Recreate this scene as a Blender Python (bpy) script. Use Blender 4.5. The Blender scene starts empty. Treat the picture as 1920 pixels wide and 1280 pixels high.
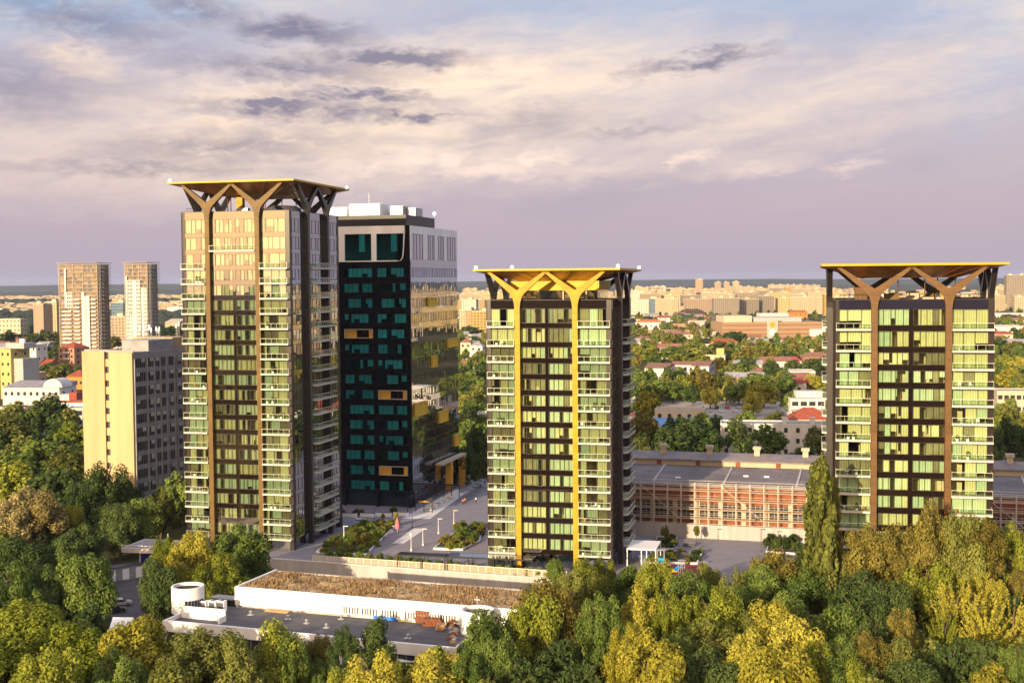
SUN_ST, SUN_COL, SKYK, EXPO, HAZE = 5.0, (1.0, .76, .46), .60, .90, 2.5e-5
import bpy, math, random
from mathutils import Vector, Matrix
rnd = random.Random(7)
S = bpy.context.scene
COL = S.collection
R = math.radians
# ---------------------------------------------------------------- camera
F, CX, CY, CAMH = 2400.0, 960.0, 640.0, 61.0
GZ = -3.0                                       # street level; the plaza deck is z = 0
PITCH = math.atan((640 - 527.5) / F); ROLL = R(0.44)
_f = Vector((0, math.cos(PITCH), -math.sin(PITCH)))
_r = Vector((1, 0, 0)); _u = Vector((0, math.sin(PITCH), math.cos(PITCH)))
_r2 = _r * math.cos(ROLL) - _u * math.sin(ROLL); _u2 = _u * math.cos(ROLL) + _r * math.sin(ROLL)
cam = bpy.data.objects.new('camera', bpy.data.cameras.new('camera')); COL.objects.link(cam)
cam.matrix_world = Matrix(((_r2.x, _u2.x, -_f.x, 0), (_r2.y, _u2.y, -_f.y, 0), (_r2.z, _u2.z, -_f.z, CAMH), (0, 0, 0, 1)))
cam.data.sensor_width = 36; cam.data.lens = 36 * F / 1920; cam.data.clip_start = 1; cam.data.clip_end = 60000
S.camera = cam
def ray(px, py): return _f * F + _r2 * (px - CX) - _u2 * (py - CY)
def PZ(px, py, z=0.0):                          # survey: the point of the level z seen along a sight line
    d = ray(px, py); t = (z - CAMH) / d.z; return Vector((d.x * t, d.y * t, z))
def PY(px, py, Y):
    d = ray(px, py); t = Y / d.y; return Vector((d.x * t, Y, CAMH + d.z * t))
def hor(px): return 527.5 - (px - 960) * math.tan(ROLL)
# ---------------------------------------------------------------- mesh builder
class MB:
    def __init__(s): s.v, s.f, s.m, s.M = [], [], [], None
    def add(s, pts, faces, mi=0):
        o = len(s.v)
        for p in pts:
            p = Vector(p); s.v.append(tuple(s.M @ p) if s.M else tuple(p))
        for q in faces: s.f.append(tuple(i + o for i in q)); s.m.append(mi)
        return s
    def quad(s, a, b, c, d, mi=0): return s.add((a, b, c, d), ((0, 1, 2, 3),), mi)
    def box(s, x0, x1, y0, y1, z0, z1, mi=0, mt=None):
        p = [(x0, y0, z0), (x1, y0, z0), (x1, y1, z0), (x0, y1, z0), (x0, y0, z1), (x1, y0, z1), (x1, y1, z1), (x0, y1, z1)]
        s.add(p, ((3, 2, 1, 0), (0, 1, 5, 4), (1, 2, 6, 5), (2, 3, 7, 6), (3, 0, 4, 7)), mi)
        s.add(p[4:], ((0, 1, 2, 3),), mi if mt is None else mt); return s
    def prism(s, poly, c0, c1, plane='xz', mi=0):       # poly counter-clockwise in its plane
        n = len(poly)
        f = {'xz': lambda a, b, c: (a, c, b), 'xy': lambda a, b, c: (a, b, c), 'yz': lambda a, b, c: (c, a, b)}[plane]
        p = [f(a, b, c0) for a, b in poly] + [f(a, b, c1) for a, b in poly]
        fs = [(i, (i + 1) % n, n + (i + 1) % n, n + i) for i in range(n)] + [tuple(range(n - 1, -1, -1)), tuple(range(n, 2 * n))]
        return s.add(p, fs, mi)
    def tube(s, pts, rad, n=6, mi=0, cap=True):
        pts = [Vector(p) for p in pts]; rings = []
        for i, p in enumerate(pts):
            t = (pts[min(i + 1, len(pts) - 1)] - pts[max(i - 1, 0)]).normalized()
            a = t.cross(Vector((0, 0, 1)) if abs(t.z) < .9 else Vector((1, 0, 0))).normalized(); b = t.cross(a)
            r = rad[i] if isinstance(rad, (list, tuple)) else rad
            rings.append([p + (a * math.cos(k * 6.2832 / n) + b * math.sin(k * 6.2832 / n)) * r for k in range(n)])
        P = [q for g in rings for q in g]
        fs = [(i * n + k, i * n + (k + 1) % n, (i + 1) * n + (k + 1) % n, (i + 1) * n + k) for i in range(len(pts) - 1) for k in range(n)]
        if cap: fs += [tuple(range(n - 1, -1, -1)), tuple(range((len(pts) - 1) * n, len(pts) * n))]
        return s.add(P, fs, mi)
    def lathe(s, prof, n=20, mi=0, at=(0, 0, 0)):
        P = [(at[0] + r * math.cos(k * 6.28319 / n), at[1] + r * math.sin(k * 6.28319 / n), at[2] + z) for r, z in prof for k in range(n)]
        fs = [(i * n + k, i * n + (k + 1) % n, (i + 1) * n + (k + 1) % n, (i + 1) * n + k) for i in range(len(prof) - 1) for k in range(n)]
        return s.add(P, fs, mi)
    def ball(s, c, r, n=8, mi=0, sz=1):
        return s.lathe([(r * math.sin(i * math.pi / n) + 1e-4, -r * sz * math.cos(i * math.pi / n)) for i in range(n + 1)], 10, mi, c)
    def mesh(s, name, mats, smooth=False):
        me = bpy.data.meshes.new(name); me.from_pydata(s.v, [], s.f)
        for m in (mats if isinstance(mats, (list, tuple)) else [mats]): me.materials.append(m)
        me.polygons.foreach_set('material_index', s.m)
        if smooth: me.polygons.foreach_set('use_smooth', [True] * len(s.f))
        me.update(); return me
    def build(s, name, mats, parent=None, loc=(0, 0, 0), rz=0, smooth=False):
        return O(name, s.mesh(name, mats, smooth), parent, loc, rz)
def O(name, mesh, parent=None, loc=(0, 0, 0), rz=0, M=None):
    o = bpy.data.objects.new(name, mesh); COL.objects.link(o)
    if parent: o.parent = parent
    if M is not None: o.matrix_local = M
    else: o.location = loc; o.rotation_euler = (0, 0, rz)
    return o
LABELS = {}
def tag(o, label=None, cat=None, group=None, kind=None):
    if label:
        o['label'] = label
        if label in LABELS and not group: print('DUP LABEL', label)
        LABELS[label] = 1
        n = len(label.split())
        if not 4 <= n <= 16: print('LABEL LENGTH', n, label)
    if cat: o['category'] = cat
    if group: o['group'] = group
    if kind: o['kind'] = kind
    return o
def thing(name, label, cat, loc=(0, 0, 0), rz=0, group=None):
    return tag(O(name, None, None, loc, rz), label, cat, group)
ORD = 'first second third fourth fifth sixth seventh eighth ninth tenth eleventh twelfth thirteenth fourteenth fifteenth sixteenth seventeenth eighteenth nineteenth twentieth'.split()
def ordw(i):
    if i < 20: return ORD[i]
    t = {2: 'twenty', 3: 'thirty', 4: 'forty', 5: 'fifty', 6: 'sixty'}
    n = i + 1; a, b = divmod(n, 10)
    return {2: 'twentieth', 3: 'thirtieth', 4: 'fortieth', 5: 'fiftieth', 6: 'sixtieth'}[a] if b == 0 else t[a] + '-' + ORD[b - 1]
# ---------------------------------------------------------------- materials
def newmat(name):
    m = bpy.data.materials.new(name); m.use_nodes = True; nt = m.node_tree; nt.nodes.clear()
    out = nt.nodes.new('ShaderNodeOutputMaterial'); return m, nt, out
def N(nt, t, **kw):
    n = nt.nodes.new(t)
    for k, v in kw.items():
        if k in n.inputs.keys():
            s = n.inputs[k]
            if hasattr(v, 'is_output'): nt.links.new(v, s)
            else: s.default_value = v
        else: setattr(n, k, v)
    return n
def mth(nt, op, a, b=None, c=None):
    n = nt.nodes.new('ShaderNodeMath'); n.operation = op
    for i, v in enumerate((a, b, c)):
        if v is None: continue
        if hasattr(v, 'is_output'): nt.links.new(v, n.inputs[i])
        else: n.inputs[i].default_value = v
    return n.outputs[0]
def mixc(nt, fac, a, b, blend='MIX'):
    n = nt.nodes.new('ShaderNodeMix'); n.data_type = 'RGBA'; n.blend_type = blend
    for s, v in ((n.inputs[0], fac), (n.inputs[6], a), (n.inputs[7], b)):
        if hasattr(v, 'is_output'): nt.links.new(v, s)
        else: s.default_value = v if not isinstance(v, tuple) or len(v) == 4 else (*v, 1)
    return n.outputs[2]
def c4(c): return (c[0], c[1], c[2], 1)
def sc(c, k): return tuple(min(1, max(0, x * k)) for x in c)
def noisef(nt, scale, detail=4, co='Object', rough=.55):
    tc = N(nt, 'ShaderNodeTexCoord')
    n = N(nt, 'ShaderNodeTexNoise', Scale=scale, Detail=detail, Roughness=rough); nt.links.new(tc.outputs[co], n.inputs['Vector'])
    return n.outputs['Fac']
def M(name, col, rough=.75, metal=0.0, var=.2, scale=.6, bump=0.0, spec=.3, col2=None, bscale=None, streak=False, joint=0):
    m, nt, out = newmat(name)
    tc = N(nt, 'ShaderNodeTexCoord'); src = tc.outputs['Object']
    if streak:
        mp = N(nt, 'ShaderNodeMapping', Scale=(1, 1, .12)); nt.links.new(src, mp.inputs[0]); src = mp.outputs[0]
    n1 = N(nt, 'ShaderNodeTexNoise', Scale=scale, Detail=6.0, Roughness=.6); nt.links.new(src, n1.inputs['Vector'])
    fac = mth(nt, 'MULTIPLY_ADD', n1.outputs['Fac'], 2.2, -.6); nt.nodes[-1].use_clamp = True
    oi = N(nt, 'ShaderNodeObjectInfo')
    colr = mixc(nt, fac, c4(sc(col, 1 - var)), c4(col2 or sc(col, 1 + var)))
    if joint:
        sp = N(nt, 'ShaderNodeSeparateXYZ'); nt.links.new(tc.outputs['Object'], sp.inputs[0])
        jl = mth(nt, 'LESS_THAN', mth(nt, 'FRACT', mth(nt, 'DIVIDE', sp.outputs[2], joint)), .045); colr = mixc(nt, mth(nt, 'MULTIPLY', jl, .7), colr, c4(sc(col, .25)))
    b = N(nt, 'ShaderNodeBsdfPrincipled', **{'Roughness': rough, 'Metallic': metal, 'Specular IOR Level': spec})
    nt.links.new(colr, b.inputs['Base Color'])
    if bump:
        nb = N(nt, 'ShaderNodeTexNoise', Scale=bscale or scale * 6, Detail=4.0); nt.links.new(src, nb.inputs['Vector'])
        bp = N(nt, 'ShaderNodeBump', Strength=min(1, bump), Distance=.15); nt.links.new(nb.outputs['Fac'], bp.inputs['Height']); nt.links.new(bp.outputs[0], b.inputs['Normal'])
    nt.links.new(b.outputs[0], out.inputs[0]); return m
def GLASS(name, tint, ior=2.0, rough=.01, wave=.0, body=None, ws=.5, coat=(.92, .93, .95)):
    """coated glazing: tinted see-through (or a dark body behind it) under a mirror-like coat"""
    m, nt, out = newmat(name)
    f0 = ((ior - 1) / (ior + 1)) ** 2; lw = N(nt, 'ShaderNodeLayerWeight', Blend=.5)
    fr_ = mth(nt, 'MULTIPLY_ADD', mth(nt, 'POWER', lw.outputs['Facing'], 5.0), 1 - f0, f0)
    gl = N(nt, 'ShaderNodeBsdfGlossy', Roughness=rough, Color=c4(coat))
    if body: tr = N(nt, 'ShaderNodeBsdfDiffuse', Color=c4(body))
    else: tr = N(nt, 'ShaderNodeBsdfTransparent', Color=c4(tint))
    if wave:
        nf = noisef(nt, ws, 2); bp = N(nt, 'ShaderNodeBump', Strength=wave, Distance=.05); nt.links.new(nf, bp.inputs['Height'])
        nt.links.new(bp.outputs[0], gl.inputs['Normal'])
    mx = nt.nodes.new('ShaderNodeMixShader'); nt.links.new(fr_, mx.inputs[0]); nt.links.new(tr.outputs[0], mx.inputs[1]); nt.links.new(gl.outputs[0], mx.inputs[2])
    nt.links.new(mx.outputs[0], out.inputs[0]); return m
def LEAF(name, c1, c2, tr=.35):
    m, nt, out = newmat(name)
    g = N(nt, 'ShaderNodeNewGeometry'); oi = N(nt, 'ShaderNodeObjectInfo')
    nf = noisef(nt, .35, 3)
    a = mth(nt, 'MULTIPLY_ADD', g.outputs['Random Per Island'], .55, -.1)
    a = mth(nt, 'ADD', a, mth(nt, 'MULTIPLY_ADD', nf, 1.6, -.65)); a = mth(nt, 'ADD', a, mth(nt, 'MULTIPLY_ADD', oi.outputs['Random'], .5, -.1)); nt.nodes[-1].use_clamp = True
    col = mixc(nt, a, c4(c1), c4(c2))
    d = N(nt, 'ShaderNodeBsdfDiffuse', Color=col); t = N(nt, 'ShaderNodeBsdfTranslucent', Color=col)
    mx = N(nt, 'ShaderNodeMixShader'); mx.inputs[0].default_value = tr
    nt.links.new(d.outputs[0], mx.inputs[1]); nt.links.new(t.outputs[0], mx.inputs[2]); nt.links.new(mx.outputs[0], out.inputs[0]); return m
def EMIT(name, col, st):
    m, nt, out = newmat(name); e = N(nt, 'ShaderNodeEmission', Color=c4(col), Strength=st); nt.links.new(e.outputs[0], out.inputs[0]); return m
def FACADE(name, wall, win=(.05, .06, .07), fl=3.0, bay=3.0, fz=(.30, .78), fs=(.25, .72), var=.12, roofy=True, stripe=None):
    """rendered wall with a regular grid of windows; for blocks a kilometre and more away"""
    wall = sc(wall, .86)
    m, nt, out = newmat(name)
    tc = N(nt, 'ShaderNodeTexCoord'); sp = N(nt, 'ShaderNodeSeparateXYZ'); nt.links.new(tc.outputs['Object'], sp.inputs[0])
    ge = N(nt, 'ShaderNodeNewGeometry'); sn = N(nt, 'ShaderNodeSeparateXYZ'); nt.links.new(ge.outputs['Normal'], sn.inputs[0])
    zf = mth(nt, 'FRACT', mth(nt, 'DIVIDE', sp.outputs[2], fl)); u = mth(nt, 'ADD', sp.outputs[0], sp.outputs[1]); uf = mth(nt, 'FRACT', mth(nt, 'DIVIDE', u, bay))
    w = mth(nt, 'MULTIPLY', mth(nt, 'GREATER_THAN', zf, fz[0]), mth(nt, 'LESS_THAN', zf, fz[1]))
    if fs: w = mth(nt, 'MULTIPLY', w, mth(nt, 'MULTIPLY', mth(nt, 'GREATER_THAN', uf, fs[0]), mth(nt, 'LESS_THAN', uf, fs[1])))
    w = mth(nt, 'MULTIPLY', w, mth(nt, 'LESS_THAN', mth(nt, 'ABSOLUTE', sn.outputs[2]), .5))
    # each flat has its own blinds and balcony glazing
    cell = N(nt, 'ShaderNodeTexWhiteNoise'); cv = N(nt, 'ShaderNodeCombineXYZ', X=mth(nt, 'FLOOR', mth(nt, 'DIVIDE', u, bay)), Y=mth(nt, 'FLOOR', mth(nt, 'DIVIDE', sp.outputs[2], fl)))
    nt.links.new(cv.outputs[0], cell.inputs[0])
    wc = mixc(nt, mth(nt, 'MULTIPLY', cell.outputs['Value'], .5), c4(win), c4(sc(wall, .75)))
    nf = noisef(nt, .08, 5); wl = mixc(nt, nf, c4(sc(wall, 1 - var * 1.6)), c4(sc(wall, 1 + var)))
    if stripe:
        bs = mth(nt, 'FRACT', mth(nt, 'DIVIDE', u, stripe[0])); wl = mixc(nt, mth(nt, 'LESS_THAN', bs, stripe[1]), wl, c4(stripe[2]))
    col = mixc(nt, w, wl, wc)
    b = N(nt, 'ShaderNodeBsdfPrincipled', Roughness=.8); b.inputs['Specular IOR Level'].default_value = .2; nt.links.new(col, b.inputs['Base Color']); nt.links.new(b.outputs[0], out.inputs[0]); return m

def MESHPANEL(name, col, op):
    m, nt, out = newmat(name); d = N(nt, 'ShaderNodeBsdfDiffuse', Color=c4(col)); t = N(nt, 'ShaderNodeBsdfTransparent'); mx = N(nt, 'ShaderNodeMixShader'); mx.inputs[0].default_value = op
    nt.links.new(t.outputs[0], mx.inputs[1]); nt.links.new(d.outputs[0], mx.inputs[2]); nt.links.new(mx.outputs[0], out.inputs[0]); return m

def CURT(name, c1, c2):
    """curtain cloth whose tone differs from home to home, with folds"""
    m, nt, out = newmat(name); oi = N(nt, 'ShaderNodeObjectInfo'); nf = noisef(nt, 1.1, 2); g = N(nt, 'ShaderNodeNewGeometry')
    a = mth(nt, 'ADD', mth(nt, 'MULTIPLY', oi.outputs['Random'], .75), mth(nt, 'MULTIPLY_ADD', nf, .9, -.32)); nt.nodes[-1].use_clamp = True
    col = mixc(nt, a, c4(c1), c4(c2)); d = N(nt, 'ShaderNodeBsdfDiffuse', Color=col); t = N(nt, 'ShaderNodeBsdfTranslucent', Color=col); mx = N(nt, 'ShaderNodeMixShader'); mx.inputs[0].default_value = .25
    nt.links.new(d.outputs[0], mx.inputs[1]); nt.links.new(t.outputs[0], mx.inputs[2]); nt.links.new(mx.outputs[0], out.inputs[0]); return m
def JOINT(name, c1, c2, bw, rh, stain):
    """slabs or felt sheets with joints, stained in patches"""
    m, nt, out = newmat(name); tc = N(nt, 'ShaderNodeTexCoord')
    br = N(nt, 'ShaderNodeTexBrick', Scale=1.0, Color1=c4(c1), Color2=c4(c2), Mortar=c4(sc(c2, .55))); nt.links.new(tc.outputs['Object'], br.inputs['Vector'])
    br.inputs['Brick Width'].default_value = bw; br.inputs['Row Height'].default_value = rh; br.inputs['Mortar Size'].default_value = .03
    n1 = noisef(nt, .12, 6); n2 = noisef(nt, .7, 5)
    f = mth(nt, 'ADD', mth(nt, 'MULTIPLY', n1, stain * 1.6), mth(nt, 'MULTIPLY_ADD', n2, stain, 1 - stain * 1.3))
    col = mixc(nt, 1.0, br.outputs['Color'], N(nt, 'ShaderNodeCombineXYZ', X=f, Y=f, Z=f).outputs[0], 'MULTIPLY')
    b = N(nt, 'ShaderNodeBsdfPrincipled', Roughness=.8); b.inputs['Specular IOR Level'].default_value = .3; nt.links.new(col, b.inputs['Base Color']); nt.links.new(b.outputs[0], out.inputs[0]); return m
# ---------------------------------------------------------------- light
SUN_AZ, SUN_EL = R(30), R(12)                 # the sun stands behind the viewer's left shoulder
to_sun = Vector((-math.sin(SUN_AZ) * math.cos(SUN_EL), -math.cos(SUN_AZ) * math.cos(SUN_EL), math.sin(SUN_EL)))
sl = bpy.data.lights.new('sun', 'SUN'); sl.energy = SUN_ST; sl.angle = R(.55); sl.color = SUN_COL
so = bpy.data.objects.new('sun', sl); COL.objects.link(so); so.rotation_euler = to_sun.to_track_quat('Z', 'Y').to_euler(); so.location = to_sun * 800
w = bpy.data.worlds.new('World'); S.world = w; w.use_nodes = True; nt = w.node_tree; nt.nodes.clear()
wo = N(nt, 'ShaderNodeOutputWorld'); bg = N(nt, 'ShaderNodeBackground', Strength=.1); nt.links.new(bg.outputs[0], wo.inputs[0])
sky = N(nt, 'ShaderNodeTexSky'); sky.sky_type = 'NISHITA'; sky.sun_disc = False; sky.sun_elevation = SUN_EL; sky.sun_rotation = R(180) + SUN_AZ
sky.air_density = 1.2; sky.dust_density = 2.5
tc = N(nt, 'ShaderNodeTexCoord'); sp = N(nt, 'ShaderNodeSeparateXYZ'); nt.links.new(tc.outputs['Generated'], sp.inputs[0])
X_, Y_, Z_ = sp.outputs
az = mth(nt, 'MULTIPLY', mth(nt, 'ARCTAN2', X_, Y_), 57.2958); el = mth(nt, 'MULTIPLY', mth(nt, 'ARCSINE', Z_), 57.2958)
def nz(u, v, scale, detail=5, rough=.55, off=0.0, dist=0.0):
    cv = N(nt, 'ShaderNodeCombineXYZ', X=u, Y=v, Z=off)
    n = N(nt, 'ShaderNodeTexNoise', Scale=scale, Detail=detail, Roughness=rough, Distortion=dist); nt.links.new(cv.outputs[0], n.inputs['Vector']); return n.outputs['Fac']
def ss(x, a, b):
    n = N(nt, 'ShaderNodeMapRange'); n.interpolation_type = 'SMOOTHSTEP'; nt.links.new(x, n.inputs[0])
    n.inputs[1].default_value = a; n.inputs[2].default_value = b; return n.outputs[0]
# tilted, stretched coordinates: streaks lean up to the right
u1 = mth(nt, 'ADD', mth(nt, 'MULTIPLY', az, .16), mth(nt, 'MULTIPLY', el, .10)); v1 = mth(nt, 'SUBTRACT', mth(nt, 'MULTIPLY', el, .62), mth(nt, 'MULTIPLY', az, .085))
n_big = nz(u1, v1, .55, 3, .55, 3.1, .6)
n_mid = nz(u1, v1, 1.6, 5, .6, 9.7, .8)
n_fine = nz(mth(nt, 'MULTIPLY', az, .55), mth(nt, 'MULTIPLY', el, 1.3), 1.3, 5, .62, 1.3, .4)
wx = mth(nt, 'MULTIPLY_ADD', n_fine, 3.4, -1.7); wy = mth(nt, 'MULTIPLY_ADD', nz(mth(nt, 'MULTIPLY', az, .5), mth(nt, 'MULTIPLY', el, 1.2), 1.5, 3, .6, 21.0), 1.5, -.75)
azw = mth(nt, 'ADD', az, wx); elw = mth(nt, 'ADD', el, wy)
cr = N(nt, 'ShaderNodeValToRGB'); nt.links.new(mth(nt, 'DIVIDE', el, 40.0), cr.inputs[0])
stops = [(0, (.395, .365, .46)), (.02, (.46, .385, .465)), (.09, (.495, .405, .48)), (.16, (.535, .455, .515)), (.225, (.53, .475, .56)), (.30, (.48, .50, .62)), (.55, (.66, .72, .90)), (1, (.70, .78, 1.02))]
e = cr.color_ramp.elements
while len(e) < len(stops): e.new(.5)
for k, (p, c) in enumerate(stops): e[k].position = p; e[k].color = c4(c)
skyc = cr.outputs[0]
wv = N(nt, 'ShaderNodeCombineXYZ', X=azw, Y=elw).outputs[0]
def blobmask(px, py, w_, h_, tilt=0, amp=1.0, warp=1.0):
    mp = N(nt, 'ShaderNodeMapping', vector_type='TEXTURE'); nt.links.new(wv, mp.inputs[0])
    mp.inputs['Location'].default_value = ((px - 960) / 41.9, (hor(px) - py) / 41.9, 0); mp.inputs['Rotation'].default_value = (0, 0, R(tilt))
    mp.inputs['Scale'].default_value = (w_ / 41.9 * 2.15, h_ / 41.9 * 2.15, 1)
    g = N(nt, 'ShaderNodeTexGradient', gradient_type='SPHERICAL'); nt.links.new(mp.outputs[0], g.inputs[0])
    return mth(nt, 'MULTIPLY', g.outputs['Fac'], amp * 1.25)
def total(L):
    r = None
    for x in L: r = x if r is None else mth(nt, 'MAXIMUM', r, x)
    return r
blue = total([blobmask(110, 0, 230, 60, 0, 1.0), blobmask(1500, 55, 330, 45, -4, .2), blobmask(1850, 100, 120, 60, 60, .28), blobmask(1150, 50, 260, 35, 0, .14)])
cream = total([blobmask(640, 245, 420, 75, 6, .95), blobmask(900, 165, 330, 60, 4, 1.0), blobmask(930, 190, 190, 50, 10, .7), blobmask(180, 140, 60, 22, -20, .75), blobmask(500, 190, 260, 26, 6, .7),
               blobmask(1120, 150, 240, 45, 6, .62), blobmask(1600, 170, 330, 38, 12, .5), blobmask(1400, 235, 320, 28, 12, .45), blobmask(1130, 245, 120, 9, 4, .5), blobmask(60, 75, 160, 25, -15, .3), blobmask(420, 30, 240, 35, 0, .3), blobmask(1860, 25, 130, 40, -15, .6), blobmask(160, 320, 180, 40, 10, .3), blobmask(430, 255, 260, 22, 8, .5), blobmask(760, 275, 300, 24, 5, .45), blobmask(1500, 275, 260, 16, 10, .3)])
puff = total([blobmask(785, 300, 34, 14, 0, 1, 1), blobmask(845, 303, 22, 17, 0, 1), blobmask(700, 318, 55, 12, 10, .7), blobmask(930, 318, 75, 12, 4, .8), blobmask(1010, 304, 38, 9, 8, 1), blobmask(1295, 298, 26, 9, 10, .8), blobmask(1420, 322, 60, 9, 6, .5), blobmask(1580, 315, 30, 8, 10, .5), blobmask(1120, 322, 80, 12, 4, .4)])
dark = total([blobmask(755, 120, 85, 13, 0, 1.0), blobmask(570, 76, 90, 17, -4, .8), blobmask(395, 45, 70, 22, -8, .55), blobmask(210, 75, 130, 32, -10, .5), blobmask(530, 210, 70, 9, 3, .9), blobmask(680, 190, 95, 9, -3, .85), blobmask(620, 218, 180, 14, -2, .65), blobmask(790, 222, 60, 6, 0, .8),
              blobmask(560, 142, 150, 16, -3, .6), blobmask(1315, 128, 85, 10, 7, .75), blobmask(450, 285, 170, 24, 4, .5), blobmask(300, 325, 180, 10, 0, .45), blobmask(1000, 232, 90, 24, 6, .35), blobmask(80, 190, 120, 40, 0, .4), blobmask(1180, 250, 110, 8, 4, .3)])
gen_c = mth(nt, 'MULTIPLY', ss(n_mid, .46, .72), mth(nt, 'MULTIPLY', ss(el, 1.5, 6.5), .20))
gen_d = mth(nt, 'MULTIPLY', ss(n_big, .48, .68), mth(nt, 'MULTIPLY', ss(el, .4, 3.6), .34))
m_c = mth(nt, 'MULTIPLY', cream, mth(nt, 'ADD', mth(nt, 'MULTIPLY_ADD', ss(n_mid, .18, .70), .7, .2), mth(nt, 'MULTIPLY', n_fine, .3)))
m_d = mth(nt, 'MULTIPLY', dark, mth(nt, 'MULTIPLY_ADD', ss(n_fine, .24, .56), 1.0, .3)); nt.nodes[-1].use_clamp = True
skyc = mixc(nt, gen_d, skyc, (.385, .335, .43))
skyc = mixc(nt, mth(nt, 'MULTIPLY', blue, mth(nt, 'MULTIPLY_ADD', n_mid, -.9, 1.3)), skyc, (.22, .46, .76))
skyc = mixc(nt, gen_c, skyc, (.70, .60, .57))
skyc = mixc(nt, m_c, skyc, (1.02, .79, .615))
skyc = mixc(nt, mth(nt, 'MULTIPLY', m_d, .9), skyc, (.20, .175, .27))
skyc = mixc(nt, mth(nt, 'MULTIPLY', puff, mth(nt, 'MULTIPLY', ss(n_fine, .12, .5), .95)), skyc, (1.0, .77, .66))
# warm veil round the sun (behind the viewer)
dp = N(nt, 'ShaderNodeVectorMath'); dp.operation = 'DOT_PRODUCT'; nt.links.new(tc.outputs['Generated'], dp.inputs[0]); dp.inputs[1].default_value = to_sun
glow = ss(dp.outputs['Value'], .45, 1.0)
skyc = mixc(nt, mth(nt, 'MULTIPLY', glow, .9), skyc, (2.9, 1.95, 1.12))
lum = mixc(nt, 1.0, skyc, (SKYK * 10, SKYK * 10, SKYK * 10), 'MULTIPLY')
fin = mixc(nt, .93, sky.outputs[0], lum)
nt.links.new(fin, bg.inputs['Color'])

w.cycles.sampling_method = 'MANUAL'; w.cycles.sample_map_resolution = 512
m_dark = M('dark bronze cladding', (.016, .010, .008), .28, 0, .3, .5, spec=.45)
m_spand = GLASS('spandrel glass', (0, 0, 0), 1.85, .02, .06, body=(.010, .006, .005))
m_navy = GLASS('navy parapet glass', (0, 0, 0), 1.8, .02, .05, body=(.014, .013, .028))
m_gl = GLASS('clear green glass', (.82, .92, .76), 1.7, .01, .03)
m_glT = GLASS('coated tower glass', (.82, .92, .76), 3.5, .01, .05, coat=(1.0, .90, .74))
m_curt_glass = GLASS('side curtain glass', (0, 0, 0), 4.6, .012, .10, body=(.008, .014, .020), ws=.35)
m_rail = GLASS('balcony glass', (.80, .90, .80), 1.45, .02)
m_frame = M('dark window frame', (.035, .026, .020), .4)
m_cream = M('cream render', (.42, .36, .27), .8, var=.10)
m_slab = M('balcony concrete', (.50, .46, .42), .8, var=.12, scale=.8)
m_white = M('white render', (.72, .71, .70), .75, var=.16, scale=.25, streak=True)
m_whiteclean = M('white metal', (.80, .80, .80), .5, var=.04)
m_handrail = M('pale handrail', (.80, .74, .62), .35, .3, var=.05)
m_room = M('beige room', (.50, .42, .30), .9, var=.25, scale=.25)
m_curt = CURT('cream curtain', (.50, .47, .28), (.74, .71, .50))
m_sheer = CURT('pale sheer curtain', (.36, .47, .37), (.62, .69, .56))
m_curtgrey = CURT('grey brown curtain', (.16, .14, .10), (.38, .34, .24))
m_gold = M('gold column paint', (.37, .215, .004), .5, .0, var=.22, scale=.5, spec=.25, joint=1.7)
m_bronze = M('bronze column paint', (.105, .060, .011), .5, .0, var=.28, scale=.4, spec=.25, joint=1.7)
m_brown = M('brown column paint', (.105, .052, .015), .5, .0, var=.28, scale=.4, spec=.25, joint=1.7)
m_rim = M('gold canopy rim', (.44, .262, .004), .45, .0, var=.08, spec=.3)
m_under = M('copper canopy lining', (.42, .17, .022), .30, .5, var=.35, scale=.35, spec=.5)
m_deck = M('roof deck', (.16, .14, .13), .9, var=.3, scale=.5)
m_lamp = EMIT('white corner lamp', (1, .95, .85), 6.0)
m_black = M('black steel', (.016, .017, .020), .4, .2)
m_greymetal = M('grey metal', (.34, .35, .37), .45, .4)
m_darkgrey = M('dark grey metal', (.07, .07, .08), .5)
m_teal = GLASS('teal office glass', (.21, .70, .78), 1.5, .01, .04)
m_blind = CURT('office blind', (.35, .38, .36), (.66, .68, .62))
m_offblack = GLASS('black office glass', (0, 0, 0), 1.55, .015, .05, body=(.006, .006, .008))
m_yellow = M('yellow loggia panel', (.55, .36, .02), .5, var=.08)
m_orange = M('orange loggia panel', (.55, .30, .04), .5, var=.08)
m_conc = M('concrete panel', (.385, .30, .17), .85, var=.18, scale=.25, bump=.15, streak=True)
m_concgrey = M('grey rib concrete', (.25, .25, .27), .85, var=.25, scale=.4)
m_wglass = GLASS('window glass', (.10, .12, .14), 1.7, .02, .04)
m_winblue = GLASS('house window glass', (.0, .0, .0), 1.6, .02, .04, body=(.03, .035, .045))
m_redroof = M('red clay roof', (.23, .055, .032), .85, var=.3, scale=.8, bump=.3)
m_orgroof = M('orange clay roof', (.33, .12, .045), .85, var=.25, scale=.8, bump=.3)
m_brownroof = M('brown clay roof', (.20, .10, .075), .85, var=.3, scale=.8, bump=.3)
m_blueroof = M('blue sheet roof', (.13, .27, .55), .5, var=.2, scale=.4)
m_flatroof = M('grey roofing felt', (.24, .23, .25), .9, var=.3, scale=.4)
m_darkroof = JOINT('dark roofing felt', (.085, .085, .10), (.060, .060, .075), 9.0, 1.0, .5)
m_brick = M('dark red brick', (.235, .085, .040), .85, var=.35, scale=.5)
m_pave = JOINT('plaza paving', (.25, .24, .28), (.20, .19, .23), 1.2, .6, .2)
m_palepave = M('pale stone strip', (.62, .61, .62), .8, var=.08)
m_asph = M('asphalt', (.075, .075, .085), .9, var=.3, scale=.3)
m_retain = M('grey retaining concrete', (.36, .34, .34), .85, var=.25, scale=.35, streak=True)
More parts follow.
